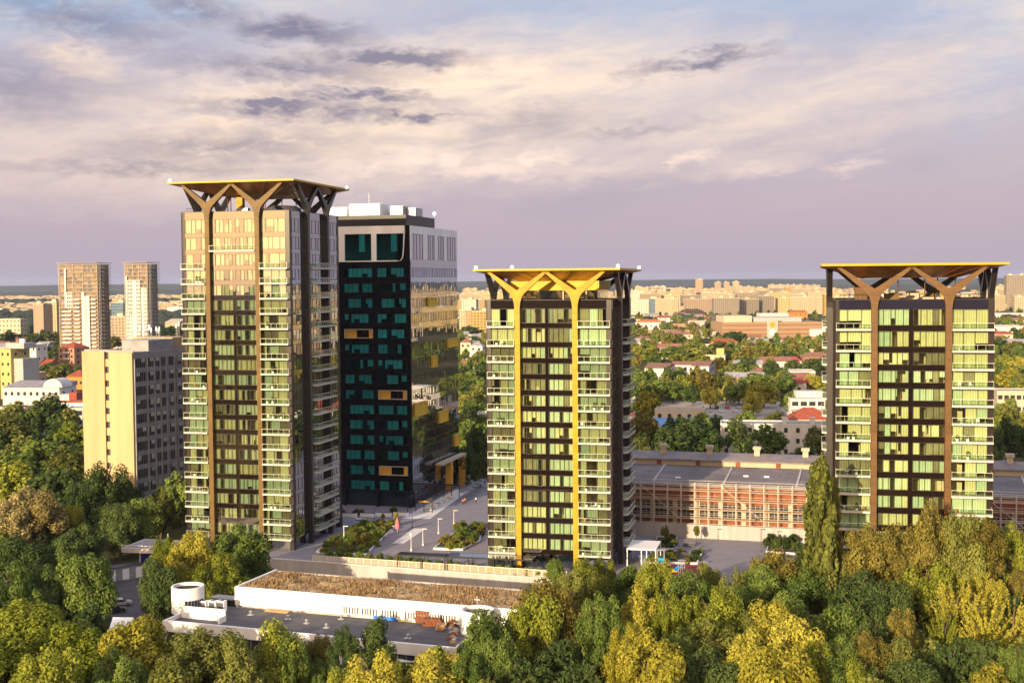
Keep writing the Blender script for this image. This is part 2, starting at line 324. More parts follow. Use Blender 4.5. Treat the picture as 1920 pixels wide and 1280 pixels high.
m_trunk = M('tree bark', (.11, .080, .055), .9, var=.35, scale=1.5)

m_shadecol = M('side column paint with shade painted in', (.022, .018, .016), .35, .0, var=.2, scale=.3, spec=.5)  # columns off the front: their shade is painted in as a near-black tone

m_whitefar = M('weathered white render', (.52, .50, .47), .8, var=.12, scale=.3, streak=True)
def facem(side, W, D):
    if side == 'F': return Matrix.Translation((0, -D / 2, 0))
    if side == 'R': return Matrix.Translation((W / 2, 0, 0)) @ Matrix.Rotation(R(90), 4, 'Z')
    if side == 'L': return Matrix.Translation((-W / 2, 0, 0)) @ Matrix.Rotation(R(-90), 4, 'Z')
    return Matrix.Translation((0, D / 2, 0)) @ Matrix.Rotation(R(180), 4, 'Z')
WCACHE = {}
def window_set(w, h, n, key, glass, frame=None, curtains=None, nvar=9, pcl=(.74, .16, .10), inset=.30):
    """variants of one window: frame with mullions and panes, and the curtains hung behind them"""
    k = (round(w, 1), round(h, 1), n, key)
    if k in WCACHE: return WCACHE[k]
    out = []
    for q in range(nvar):
        xs = [0] + sorted((i + rnd.uniform(-.22, .22)) * w / n for i in range(1, n)) + [w]
        b = MB(); t = .07
        b.box(0, w, -.04, .06, 0, t, 0); b.box(0, w, -.04, .06, h - t, h, 0)
        for x in xs:
            x0 = min(max(x - t / 2, 0), w - t); b.box(x0, x0 + t, -.05, .07, t, h - t, 0)
        for i in range(n):
            d1, d2 = rnd.uniform(-.012, .012), rnd.uniform(-.012, .012)
            b.quad((xs[i], .02 + d1, t), (xs[i + 1], .02 + d2, t), (xs[i + 1], .02 + d2 + d1, h - t), (xs[i], .02 + d1 + d1, h - t), 1)
        fm = b.mesh('window', [frame or m_frame, glass])
        c = MB(); cm = curtains or [m_curt, m_sheer, m_curtgrey]; tone = rnd.choices(range(len(cm)), (6, 4, 1.3)[:len(cm)])[0]
        for i in range(n):
            r = rnd.random(); x0, x1 = xs[i], xs[i + 1]; tn = tone if rnd.random() < .8 else rnd.randrange(len(cm))
            if r < pcl[0]: spans = [(x0, x1)]
            elif r < pcl[0] + pcl[1]: f = rnd.uniform(.25, .6); spans = [(x0, x0 + (x1 - x0) * f)] if rnd.random() < .5 else [(x1 - (x1 - x0) * f, x1)]
            else: spans = []
            for a, e in spans:
                m = max(3, int((e - a) / .22)); zb = .08 if rnd.random() < .85 else h * rnd.uniform(.25, .5)
                pts = [(a + (e - a) * j / m, inset + .07 * ((j % 2) * 2 - 1) * rnd.uniform(.5, 1.2)) for j in range(m + 1)]
                for j in range(m): c.quad((*pts[j], zb), (*pts[j + 1], zb), (*pts[j + 1], h - .02), (*pts[j], h - .02), tn)
        out.append((fm, c.mesh('curtain', cm) if c.f else None))
    WCACHE[k] = out; return out
def put_window(parent, FM, s, z, ws, name='window', lab=None):
    fm, cm = ws[rnd.randrange(len(ws))]
    o = O(name, fm, parent, M=FM @ Matrix.Translation((s, 0, z)))
    if cm: O('curtain', cm, o)
    return o
def balcony_meshes(w, d, ch):
    """slab with chamfered outer corners, glass balustrade with handrail"""
    poly = [(0, 0), (0, -d + ch), (ch, -d), (w - ch, -d), (w, -d + ch), (w, 0)] if ch else [(0, 0), (0, -d), (w, -d), (w, 0)]
    b = MB(); b.prism(poly, -.36, 0, 'xy')
    g = MB(); e = .06
    line = poly[0:] ; cx = w / 2
    pts = [(cx + (x - cx) * (1 - 2 * e / w), y + (e if y < -.1 else 0)) for x, y in line]
    r = MB()
    for (x0, y0), (x1, y1) in zip(pts, pts[1:]):
        g.quad((x0, y0, .003), (x1, y1, .003), (x1, y1, 1.02), (x0, y0, 1.02), 0)
        r.tube([(x0, y0, 1.06), (x1, y1, 1.06)], .045, 4, 0)
    m = int(w / 1.3)
    for i in range(m + 1):
        x = pts[1 if not ch else 2][0] + (pts[2 if not ch else 3][0] - pts[1 if not ch else 2][0]) * i / m
        r.box(x - .02, x + .02, -d + e + .01, -d + e + .05, 0, 1.04, 0)
    return b.mesh('balcony', m_slab), g.mesh('balustrade_glass', m_rail), r.mesh('handrail', m_handrail)
def put_balcony(parent, FM, s, z, bm):
    o = O('balcony', bm[0], parent, M=FM @ Matrix.Translation((s, 0, z)))
    O('balustrade_glass', bm[1], o); O('handrail', bm[2], o)
    return o
def y_column(L, ztop, zt, a=.56, z0=0):
    """outline of a post that flares and forks into two straight arms below the canopy"""
    zc = ztop + 2.2; zs = ztop - 1.6
    left = [(-a, z0), (-a, zs), (-a - .12, zs + 1.1), (-a - .42, zs + 2.2), (-a - .95, zs + 3.0)]
    tipL = (-L - .12, zt); tipR = (-L + .75, zt)
    pts = [(-x, z) for x, z in left] + [(L + .12, zt), (L - .75, zt), (.28, zc + .1), (0, zc - .1), (-.28, zc + .1), (-L + .75, zt), (-L - .12, zt)] + left[::-1][:-1] + [left[0]]
    b = MB()
    # convex pieces: post, flare, two arms
    P = [(-a, z0), (a, z0), (a, zs), (-a, zs)]
    b.prism(P, -1.0, -.005, 'xz')
    fl = [(a, zs), (a + .12, zs + 1.1), (a + .42, zs + 2.2), (a + .95, zs + 3.0), (.28, zc + .1), (0, zc - .1), (-.28, zc + .1), (-a - .95, zs + 3.0), (-a - .42, zs + 2.2), (-a - .12, zs + 1.1), (-a, zs)]
    b.prism([(a - .001, zs + .001)] + fl[1:-1] + [(-a + .001, zs + .001)], -1.0, -.005, 'xz')
    for sg in (1, -1):
        arm = [(a + .95, zs + 3.0), (L + .12, zt), (L - .72, zt), (.28, zc + .1)]
        if sg < 0: arm = [(-x, z) for x, z in arm][::-1]
        o = len(b.v); b.prism(arm, -.98, -.03, 'xz')
    return b.mesh('column', [MATCOL])
MATCOL = None
def canopy(parent, W, D, ov, z, T):
    w, d = W / 2 + ov, D / 2 + ov; b = MB()
    b.box(-w, w, -d, d, z - .42, z, 0, 2)
    i = 8.2; wi, di = w - i, d - i; zb = z - 2.7
    A = [(-w + .12, -d + .12, z - .425), (w - .12, -d + .12, z - .425), (w - .12, d - .12, z - .425), (-w + .12, d - .12, z - .425)]
    B = [(-wi, -di, zb), (wi, -di, zb), (wi, di, zb), (-wi, di, zb)]
    u = MB(); u.add(A + B, ((4, 7, 6, 5), (1, 0, 4, 5), (2, 1, 5, 6), (3, 2, 6, 7), (0, 3, 7, 4)), 0)
    n = 9                                     # lining panels: thin battens on the slopes
    for k in range(1, n):
        t = k / n
        for (p, q, r_, s_) in ((A[0], A[1], B[0], B[1]), (A[1], A[2], B[1], B[2]), (A[3], A[0], B[3], B[0])):
            a = Vector(p).lerp(Vector(q), t); c = Vector(r_).lerp(Vector(s_), t); u.tube([a - Vector((0, 0, .02)), c - Vector((0, 0, .02))], .05, 4, 0)
    o = b.build('canopy', [m_rim, m_rim, m_deck], parent); u.build('canopy_lining', [m_under], o)
    lm = MB(); lm.ball((0, 0, .35), .34, 8, 0); lm.tube([(0, 0, -.02), (0, 0, .12)], .12, 6, 1); lme = lm.mesh('corner_lamp', [m_lamp, m_black], True)
    for x, y in T: O('corner_lamp', lme, o, (x * (w - .5), y * (d - .5), z + .02))
    return o
def residential(label, fr, yaw, W, D, levels, ztop, zcan, colm, sides, par, upper=(), ov=2.2, lamps=(), spm=None, sbal=(.36, .80), scol=(.30, .70), glass=None, sbd=1.9):
    global MATCOL
    """levels: (floor z, next z) with balconies; upper: the same without"""
    spm = spm or m_spand; glass = glass or m_gl
    R_ = Matrix.Rotation(-yaw, 3, 'Z'); c = Vector((fr.x, fr.y, 0)) + R_ @ Vector((-W / 2, D / 2, 0))
    root = thing('apartment_tower', label, 'tower', c, -yaw)
    hw, hd = W / 2, D / 2
    cl = MB()                                   # cladding: corner strips, spandrel bands, piers, lintels
    st = .035 * W; allv = list(levels) + list(upper)
    FMs = {k: facem(k, W, D) for k in 'FRLB'}
    sF = lambda f: (f - .5) * W
    colS = (sF(.26), sF(.72)); a = .56
    bays = ((sF(.037), colS[0] - a), (colS[1] + a, sF(.963))); wins = ((colS[0] + a, sF(.477)), (sF(.503), colS[1] - a)); pier = (sF(.477), sF(.503))
    zb = levels[0][0]
    cl.M = FMs['F']
    for (x0, x1) in ((-hw, bays[0][0]), (bays[1][1], hw)): cl.box(x0, x1, 0, .9, 0, ztop, 0)
    for x in colS: cl.box(x - a, x + a, .002, .5, 0, ztop - 1.72, 0)
    cl.box(pier[0], pier[1], -.01, .4, 0, ztop - 1.72, 1)
    cl.box(bays[0][0], bays[1][1], .003, .5, ztop - 1.72, ztop, par)
    wz = []
    for i, (z0, z1) in enumerate(allv):
        top = i == len(allv) - 1; bal = i < len(levels)
        ztb = (ztop - 1.72 if top else z1 - .36); zc1 = ztop - 1.72 if top else z1 - .45; zc0 = z0 + .6
        wz.append((z0, ztb, zc0, zc1, bal))
    cz = [(0.0, wz[0][2])] if False else []
    # centre spandrels between successive windows
    prev = 4.0 if wz[0][0] > 4.5 else max(0, wz[0][0] - 1.0)
    bands = [(wz[0][0] - .45, wz[0][2])] + [(wz[i][3], wz[i + 1][2]) for i in range(len(wz) - 1)]
    for (q0, q1) in bands:
        for x0, x1 in wins: cl.box(x0, x1, -.005, .35, q0, q1, 1)
    for i, (z0, ztb, zc0, zc1, bal) in enumerate(wz):
        for x0, x1 in bays:
            if bal: cl.box(x0, x1, 0, .4, z0 - .36, z0 + .03, 2)
            else: cl.box(x0, x1, -.004, .4, z0 - .42, z0 + .55, 1)
    # lobby
    for x0, x1 in bays + wins: cl.box(x0, x1, 1.2, 1.35, 0, wz[0][0] - .45, 3)
    sidew = {}
    for sd in 'RLB':
        cl.M = FMs[sd]; L = (hd if sd in 'RL' else hw)
        cl.box(-L + (.9 if sd in 'RL' else .0), -L + 1.3, 0, .5, 0, ztop, 0); cl.box(L - 1.3, L, 0, .5, 0, ztop, 0)
        if sd in sides:
            for i, (z0, ztb, zc0, zc1, bal) in enumerate(wz):
                zlo = (0 if i == 0 else wz[i - 1][3]); cl.box(-L + 1.3, L - 1.3, .002, .35, zlo if i else wz[0][0] - .45, zc0, 3)
            cl.box(-L + 1.3, L - 1.3, .0025, .4, wz[-1][3], ztop, 3); cl.box(-L + 1.3, L - 1.3, .6, .7, 0, wz[0][0] - .45, 3)
        else:
            cl.box(-L + 1.3, L - 1.3, .02, .35, 0, ztop, 4)
    wall = cl.build('cladding', [m_dark, spm, m_cream, m_curt_glass, m_sidefac, m_navy], root)
    # inside: core walls, floors
    ins = MB(); ins.box(-hw + 5, hw - 5, -hd + 4.2, hd - 5, 0, ztop - 1.0, 0)
    for z0, *_ in wz: ins.box(-hw + .95, hw - .55, -hd + .42, hd - .52, z0 - .28, z0 - .02, 0)
    for x in (pier[0] - .0, colS[0] - .1, colS[1] - .1): ins.box(x, x + .2, -hd + .55, -hd + 4.19, wz[0][0] - .02, ztop - 1.9, 0)
    ins.build('room_walls', m_room, root)
    rf = MB(); rf.box(-hw + .52, hw - .52, -hd + .52, hd - .52, ztop - .95, ztop - .6, 0)
    rf.box(-hw - .02, hw + .02, -hd - .02, -hd + .5, ztop + .003, ztop + .12, 1); rf.box(hw - .5, hw + .02, -hd + .5, hd + .02, ztop + .003, ztop + .12, 1); rf.box(-hw - .02, -hw + .5, -hd + .5, hd + .02, ztop + .003, ztop + .12, 1)
    rf.build('roof', [m_deck, m_frame], root)
    # front windows and balconies
    bmF = [balcony_meshes(x1 - x0 + (.55 if k == 0 else .9) - .05, 1.5, 0) for k, (x0, x1) in enumerate(bays)]
    for i, (z0, ztb, zc0, zc1, bal) in enumerate(wz):
        for k, (x0, x1) in enumerate(bays):
            zz = z0 + .03 if bal else z0 + .55
            zt_ = ztb if bal or i == len(wz) - 1 else wz[i + 1][0] - .42
            put_window(root, FMs['F'], x0, zz, window_set(x1 - x0, zt_ - zz, 3 if bal else 4, 'b', glass))
            if bal: put_balcony(root, FMs['F'], x0 - (.55 if k == 0 else 0) + (0 if k == 0 else .05), z0, bmF[k])
        for k, (x0, x1) in enumerate(wins):
            put_window(root, FMs['F'], x0, zc0, window_set(x1 - x0, zc1 - zc0, 5, 'c%d' % k, glass))
    # side faces: one ribbon of panes per storey, balconies in the rear bay
    for sd in sides:
        L = hd; w_ = 2 * L - 2.6
        bmS = balcony_meshes((sbal[1] - sbal[0]) * D, sbd, .8)
        for i, (z0, ztb, zc0, zc1, bal) in enumerate(wz):
            put_window(root, FMs[sd], -L + 1.3, zc0, window_set(w_, zc1 - zc0, 14, 's', m_curt_glass, curtains=[m_curt, m_sheer]), 'ribbon_window')
            f0 = sbal[0] if sd == 'R' else 1 - sbal[1]
            if bal: put_balcony(root, FMs[sd], (f0 - .5) * D, z0, bmS)
    # forked columns on all four faces
    MATCOL = colm
    cmF = y_column(W * .23 + .25, ztop, zcan - .62); MATCOL = m_shadecol; cmB = y_column(W * .23 + .25, ztop, zcan - .62); cmS = y_column(D * (scol[1] - scol[0]) / 2 + .25, ztop, zcan - .62)
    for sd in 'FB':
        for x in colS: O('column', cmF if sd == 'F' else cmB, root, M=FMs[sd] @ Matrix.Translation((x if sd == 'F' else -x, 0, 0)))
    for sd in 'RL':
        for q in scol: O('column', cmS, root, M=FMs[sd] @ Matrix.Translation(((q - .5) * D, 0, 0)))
    canopy(root, W, D, ov, zcan, lamps)
    return root, FMs, bays, wins
m_sidefac = FACADE('side storeys', (.03, .022, .02), (.03, .04, .045), 3.4, 1.5, (.2, .85), (.05, .95))
YAW1, YAW2, YAW3 = R(14), R(13.2), R(13)
# tallest tower
lev1 = [(2.8 + 3.43 * k, 2.8 + 3.43 * (k + 1)) for k in range(18)] + [(64.54, 68.2)]
up1 = [(68.2, 72.0), (72.0, 77.4)]
T1FR = PY(545, 600, 290.0)
T1, F1, B1, W1 = residential('tallest glass tower with bronze forked columns and a flared gold canopy', T1FR, YAW1, 26.9, 29.8, lev1, 77.4, 84.3, m_bronze, 'R', 1, up1, lamps=((-1, -1), (1, 1)), glass=m_glT, spm=GLASS('reflective spandrel', (0, 0, 0), 3.6, .015, .05, body=(.012, .007, .005), coat=(1.0, .90, .72)))
bmW = balcony_meshes(W1[1][1] - W1[0][0], 1.3, 0)
put_balcony(T1, F1['F'], W1[0][0], 68.6, bmW)
lev2 = [(3.66 + 3.38 * k, 3.66 + 3.38 * (k + 1)) for k in range(13)] + [(47.6, 51.6), (51.6, 57.0)]
T2FR = PY(1146, 600, 265.5)
T2, F2, B2, W2 = residential('middle glass tower with bright gold forked columns and wide canopy', T2FR, YAW2, 26.8, 29.6, lev2, 57.0, 63.6, m_gold, 'R', 1, lamps=((-1, -1), (-.48, -1), (1, -1), (1, 1)))
T3FR = PY(1865, 600, 236.0)
T3, F3, B3, W3 = residential('glass tower with dull brown forked columns, beside the tall poplar', T3FR, YAW3, 28.9, 29.0, lev2, 57.0, 63.8, m_brown, 'L', 5, lamps=())
# roof structures
pt = MB(); pt.M = None
pt.box(-8.5, 9.5, -8.5, 6, 56.5, 59.0, 2); pt.box(-9.2, 10, -9.4, 6.6, 59.0, 61.0, 1)
for k in range(36): pt.box(-9.2 + k * .53, -8.95 + k * .53, -9.5, -9.402, 59.05, 60.95, 1)
for x in (-3.4, 2, 7): pt.box(x, x + .3, -8.9, -8.55, 56.5, 59, 3)
pt.build('penthouse', [m_deck, m_yellow, GLASS('penthouse glass', (.6, .55, .4), 2.0), m_cream], T2)
def roof_kit(T, z, seed, n, xr, yr):
    g = random.Random(seed)
    for k in range(n):
        b = MB(); x, y = g.uniform(*xr), g.uniform(*yr); w_, d_, h_ = g.uniform(1, 3), g.uniform(1, 2.2), g.uniform(.8, 2.1)
        b.box(-w_ / 2, w_ / 2, -d_ / 2, d_ / 2, .25, h_, 0); b.box(-w_ / 2 + .1, -w_ / 2 + .3, -d_ / 2 + .1, d_ / 2 - .1, 0, .25, 1); b.box(w_ / 2 - .3, w_ / 2 - .1, -d_ / 2 + .1, d_ / 2 - .1, 0, .25, 1)
        b.tube([(0, 0, h_), (0, 0, h_ + .12)], min(w_, d_) * .36, 10, 1)
        b.build('roof_unit', [g.choice([m_greymetal, m_cream, m_yellow, m_bronze]), m_darkgrey], T, (x, y, z))
roof_kit(T3, 56.4, 3, 13, (-9, 9), (-10, 8)); roof_kit(T1, 76.8, 5, 6, (-8, 8), (-10, 6))
b = MB()
for x, y in ((-6, -6), (-5.2, -6), (4, -7), (6, -2), (7, 4), (-2, 5)): b.tube([(x, y, 76.8), (x, y, 82)], .12, 6, 0)
b.build('roof_post', [m_bronze], T1)
b = MB(); b.box(-3.4, -1.8, -7, -5.6, 76.8, 81.7, 0); b.build('roof_shaft', [m_gold], T1)
b = MB(); b.lathe([(4.2, 0), (4.2, 1.9), (3.0, 2.5), (.01, 2.7)], 20, 0, (5.5, 0, 76.8)); b.build('roof_tank', [m_darkgrey], T1, smooth=True)
b = MB()
for x, y in ((-2, -4), (3, -4), (6, 3), (8.5, -5)): b.tube([(x, y, 56.4), (x, y, 61.2)], .12, 6, 0)
b.box(-10.2, -7.8, -6, -3, 56.4, 59.3, 0); b.build('roof_post', [m_brown], T3)
def roof_fence(T, z, W, D, xs):
    b = MB()
    for x0, x1 in xs:
        b.tube([(x0, -D / 2 + 1.2, z + 1.0), (x1, -D / 2 + 1.2, z + 1.0)], .05, 4); n = int((x1 - x0) / .8)
        for k in range(n + 1): b.tube([(x0 + (x1 - x0) * k / n, -D / 2 + 1.2, z - .6), (x0 + (x1 - x0) * k / n, -D / 2 + 1.2, z + 1.0)], .035, 4)
    b.build('roof_railing', m_black, T)
roof_fence(T1, 77.4, 26.9, 29.8, ((-12.5, -8.5),)); roof_fence(T3, 57.0, 28.9, 29, ((-13.2, -8.2), (8.5, 13.4)))
# ---------------------------------------------------------------- the dark office tower
OFR = PY(770, 600, 344.0); OYAW = R(15)
OW, OD, OH = 30.0, 42.0, 76.2
Rm = Matrix.Rotation(-OYAW, 3, 'Z'); oc = Vector((OFR.x, OFR.y, 0)) + Rm @ Vector((-OW / 2, OD / 2, 0))
OF = thing('office_tower', 'black glass office tower with white crown behind the tallest tower', 'tower', oc, -OYAW)
FF, FR_ = facem('F', OW, OD), facem('R', OW, OD)
hw, hd = OW / 2, OD / 2
cols = [(hw - 9.45, hw - 1.25), (hw - 19.05, hw - 10.85), (hw - 28.75, hw - 20.45)]
rows = [(62.4 - 4.13 * k, 64.9 - 4.13 * k) for k in range(15)]
b = MB(); b.M = FF
prev = 66.6
for z0, z1 in rows:
    b.box(-hw, hw, 0, .5, z1, prev, 0)
    for x0, x1 in ((hw - 1.25, hw), (hw - 10.85, hw - 9.45), (hw - 20.45, hw - 19.05), (-hw, hw - 28.75)): b.box(x0, x1, .002, .5, z0, z1, 0)
    prev = z0
b.box(-hw, hw, 0, .5, 4.2, prev, 0)
for x in (hw - .8, hw - 10.2, hw - 19.8, -hw + .2): b.box(x - .4, x + .4, 0, .8, 0, 4.2, 0)
b.box(-hw, hw, 1.6, 1.8, 0, 4.2, 2)
b.M = FR_
prev = 66.6
for z0, z1 in rows: b.box(-hd, hd, 0, .5, z1, prev, 1); prev = z0
b.box(-hd, hd, 0, .5, 4.2, prev, 1); b.box(-hd + .5, hd, 1.2, 1.4, 0, 4.2, 2)
b.M = facem('B', OW, OD); b.box(-hw + .5, hw - .5, 0, .5, 0, OH, 3)
b.M = facem('L', OW, OD); b.box(-hd, hd - .51, 0, .5, 0, OH, 3)
m_offcurt = GLASS('office mirror glass', (0, 0, 0), 6.0, .012, .12, body=(.008, .011, .018), ws=.3)
b.build('cladding', [m_offblack, m_offcurt, GLASS('lobby glass', (0, 0, 0), 1.6, .02, .03, body=(.01, .02, .035)), m_sidefac], OF)
b = MB(); b.box(-hw + 6, hw - 6, -hd + 5, hd - 5, 0, OH - 1, 0)
for z0, z1 in rows: b.box(-hw + .6, hw - .6, -hd + .55, hd - .6, z1 + .3, z1 + .6, 0)
b.build('room_walls', M('grey office room', (.10, .10, .10), .9), OF)
wso = window_set(8.2, 2.5, 6, 'office', m_teal, frame=m_black, curtains=[m_blind, m_blind, m_blind], nvar=9, pcl=(.62, .12), inset=.12)
logg = {(4, 1), (8, 0), (13, 0)}
lg = MB()
lg.box(0, 8.2, -.35, .5, 0, .18, 0); lg.box(0, 8.2, -.35, .5, 2.32, 2.5, 0); lg.box(0, .2, -.35, .5, .18, 2.32, 0); lg.box(8.0, 8.2, -.35, .5, .18, 2.32, 0)
lg.box(.2, 3.4, .1, .3, .18, 2.32, 1); lg.box(3.4, 8.0, .3, .45, .18, 2.32, 2); lg.box(7.0, 8.0, .05, .28, .18, 2.32, 1); lg.box(5.3, 5.38, .2, .29, .18, 2.32, 3)
lgm = lg.mesh('loggia', [m_cream, m_orange, m_offblack, m_frame])
for k, (z0, z1) in enumerate(rows):
    for c, (x0, x1) in enumerate(cols):
        if (k, c) in logg: O('loggia', lgm, OF, M=FF @ Matrix.Translation((x0, 0, z0)))
        else: put_window(OF, FF, x0, z0, wso)
wsr = window_set(OD, 2.5, 28, 'officeside', m_offcurt, frame=m_black, curtains=[m_blind], nvar=5, pcl=(0, 0))
for z0, z1 in rows: put_window(OF, FR_, -hd, z0, wsr, 'ribbon_window')
# white crown
cr_ = MB(); cr_.M = FF
xr = hw - 1.3
cr_.box(-hw, xr, -.12, .5, 74.1, OH, 0)
for x0, x1 in ((-hw, hw - 28.3), (hw - 20.6, hw - 18.7), (hw - 11.0, hw - 9.5)): cr_.box(x0, x1, -.12, .5, 66.9, 74.1, 0)
cr_.box(-hw, hw - 3.6, -.12, .5, 66.6, 66.9, 0)
edge = [(hw - 3.6, 66.6), (hw - 2.6, 66.8), (hw - 2.05, 67.4), (hw - 1.8, 68.4), (hw - 1.62, 70.5), (hw - 1.3, 76.2)]
for (a0, z0), (a1, z1) in zip(edge, edge[1:]): cr_.prism([(a0 - .28, z0 + .1), (a0, z0), (a1, z1), (a1 - .28, z1)], -.12, .3, 'xz')
cr_.box(xr + .002, hw, -.02, .5, 66.6, OH, 1)
cr_.prism([(hw - 3.6, 66.6), (hw - 1.32, 66.6), (hw - 1.32, 74), (hw - 1.8, 68.4), (hw - 2.05, 67.4), (hw - 2.6, 66.8)], -.01, .3, 'xz', 1)
cr_.M = FR_
cr_.box(-hd + .02, hd, -.12, .5, 74.1, OH, 0)
pf = [(0, .03), (.25, .33), (.49, .55), (.70, .75), (.96, 1)]
for a, e_ in pf: cr_.box(-hd + a * OD + (.02 if a == 0 else 0), -hd + e_ * OD, -.12, .5, 67.2, 74.1, 0)
cr_.box(-hd, hd, -.01, .5, 66.6, 67.2, 2)
cr_.build('crown', [m_white, m_offblack, m_offcurt], OF)
wsc = window_set(7.7, 7.2, 4, 'crownwin', m_teal, frame=m_black, curtains=[m_blind, m_curtgrey], nvar=3, pcl=(.5, .2))
for x0 in (hw - 28.3, hw - 18.7, hw - 9.5): put_window(OF, FF, x0, 66.9, wsc)
for a, e_ in ((.03, .25), (.33, .49), (.55, .70), (.75, .96)):
    put_window(OF, FR_, -hd + a * OD, 67.2, window_set((e_ - a) * OD, 6.9, 4, 'crownside', m_offcurt, frame=m_black, curtains=[m_blind], nvar=1, pcl=(0, 0)))
b = MB(); b.box(-hw + .5, hw - .5, -hd + .5, hd - .5, OH - .6, OH - .1, 0); b.box(-hw + 1, hw - 1.6, -hd + 1.6, hd - 16, OH - .1, OH + 3.0, 1)
b.build('roof', [m_deck, m_black], OF)
for k, (x, y, w_, d_, h_, mm) in enumerate([(-9, -12, 7, 6, 2.6, m_whiteclean), (0, -12, 9, 7, 3.4, m_whiteclean), (8, -9, 3.6, 6, 2.8, m_greymetal), (11.2, -6, 2.6, 6, 2.4, m_greymetal), (3, -4, 5, 4, 2.2, m_whiteclean)]):
    b = MB(); b.box(-w_ / 2, w_ / 2, -d_ / 2, d_ / 2, 0, h_, 0)
    for q in range(int(w_ / 1.1)): b.tube([(-w_ / 2 + .7 + q * 1.1, 0, h_), (-w_ / 2 + .7 + q * 1.1, 0, h_ + .35)], .4, 8, 1)
    b.build('roof_unit', [mm, m_greymetal], OF, (x, y, OH + 3.0))
b = MB(); b.tube([(0, 0, 0), (0, 0, 4.4)], .06, 5, 0); b.ball((0, 0, 4.6), .45, 6, 1)
b.build('roof_lamp', [m_greymetal, m_lamp], OF, (hw - 2.0, 6, OH - .1))
b = MB(); b.tube([(0, 0, 0), (0, 0, 3.0)], .07, 5, 0); b.build('antenna', m_greymetal, OF, (0, -12, OH + 6.4))
def on_side(px, py):                            # where a sight line meets the right-hand face
    d = ray(px, py); n = Vector((math.cos(OYAW), -math.sin(OYAW), 0)); t = (Vector((OFR.x, OFR.y, CAMH)) - Vector((0, 0, CAMH))).dot(n) / d.dot(n)
    q = d * t; return (q - Vector((OFR.x, OFR.y, 0))).dot(Vector((math.sin(OYAW), math.cos(OYAW), 0))), CAMH + q.z
for (ax, ay, bx, by) in ((801, 558, 816, 573), (838, 635, 859, 648), (808, 667, 818, 687), (777, 757, 799, 775), (822, 772, 838, 788), (851, 815, 860, 833)):
    s0, z1 = on_side(ax, ay); s1, z0 = on_side(bx, by); s1 = min(s1, OD - .3)
    f = MB(); wd = max(1.5, s1 - s0); hh = max(2.4, z1 - z0)
    f.box(0, wd, -.55, -.02, 0, .2, 0); f.box(0, wd, -.55, -.02, hh - .2, hh, 0); f.box(0, .2, -.55, -.02, .2, hh - .2, 0); f.box(wd - .2, wd, -.55, -.02, .2, hh - .2, 0); f.box(.2, wd - .2, -.3, -.05, .2, hh - .2, 0)
    f.build('loggia', [m_yellow], OF).matrix_local = FR_ @ Matrix.Translation((s0 - hd, 0, z0))
# gold portal at the far end of the side face
b = MB(); b.M = FR_
for s_ in (OD - 15, OD - 2.2): b.box(s_ - hd, s_ - hd + 1.6, -2.4, -.6, 0, 9, 0)
b.box(OD - 24 - hd, OD - .4 - hd, -2.6, -.55, 9.002, 9.6, 1)
b.build('portal', [m_orange, m_cream], OF)
# ---------------------------------------------------------------- concrete slab block at left
LFR = PY(248, 700, 350.0); LYAW = R(27); LW, LD, LT = 18.6, 30.0, 42.4
Rm = Matrix.Rotation(-LYAW, 3, 'Z'); lc = Vector((LFR.x, LFR.y, GZ)) + Rm @ Vector((-LW / 2, LD / 2, 0))
LB = thing('office_block', 'tall concrete slab block with blank golden end wall and antennas on its roof', 'office block', lc, -LYAW)
H_ = LT - GZ; FF, FR_ = facem('F', LW, LD), facem('R', LW, LD); hw, hd = LW / 2, LD / 2
b = MB(); b.M = FF
b.box(-hw, -.95, 0, .6, 0, H_, 0); b.box(.75, hw, 0, .6, 0, H_ - .1, 0)
for z in range(1, 12): b.box(-.95, .75, .5, .7, z * 3.83 - .9, z * 3.83 + 1.2, 0)
b.box(-.95, .75, .9, 1.0, 0, H_ - .6, 2)
b.M = None; b.box(-hw + .5, hw - .55, -hd + 1.01, hd - .5, 0, H_ - .2, 2)
b.M = FR_
for k in range(12):
    z0 = H_ - 1.9 - k * 3.83; b.box(-hd + .6, hd, .02, .5, z0, z0 + 1.35 if k else H_, 1)
b.box(-hd + .6, hd, .02, .5, 0, H_ - 1.9 - 11 * 3.83, 1)
fx = [.05, .12, .23, .31, .39, .50, .61, .72, .83, .93]
for f in [.01, .175, .27, .35, .43, .45, .54, .57, .65, .68, .76, .79, .87, .90, .975]: b.box(-hd + f * LD - .22 + .6, -hd + f * LD + .22 + .4, -.32, .49, 0, H_ - 1.9, 1)
b.M = facem('B', LW, LD); b.box(-hw, hw, 0, .49, 0, H_, 1)
b.M = facem('L', LW, LD); b.box(-hd + .5, hd - .61, 0, .49, 0, H_, 1)
b.build('wall', [m_conc, m_concgrey, m_darkgrey], LB)
wm = []
for q in range(4):
    c = MB(); c.box(0, 1.45, .05, .12, 0, 2.48, 1); c.box(0, .07, .0, .05, 0, 2.48, 0); c.box(1.38, 1.45, 0, .05, 0, 2.48, 0); c.box(.69, .76, 0, .05, 0, 2.48, 0)
    if q > 1: c.box(.07, 1.38, .02, .045, 1.0 + .5 * (q - 2), 2.48, 2)
    wm.append(c.mesh('window', [m_greymetal, m_winblue, m_blind]))
for k in range(11):
    for f in fx[:9]: O('window', wm[rnd.randrange(4)], LB, M=FR_ @ Matrix.Translation((-hd + f * LD, 0, H_ - 1.9 - (k + 1) * 3.83 + 1.35)))
b = MB(); b.M = None
b.box(-hw + 1, hw - 2.6, 4, 12, -.2, 3.2, 0); b.box(-1, hw - .5, -8, 2, -.2, 3.0, 1); b.box(-hw + .2, hw - .3, -hd + .8, -hd + 1.0, -.2, .5, 1)
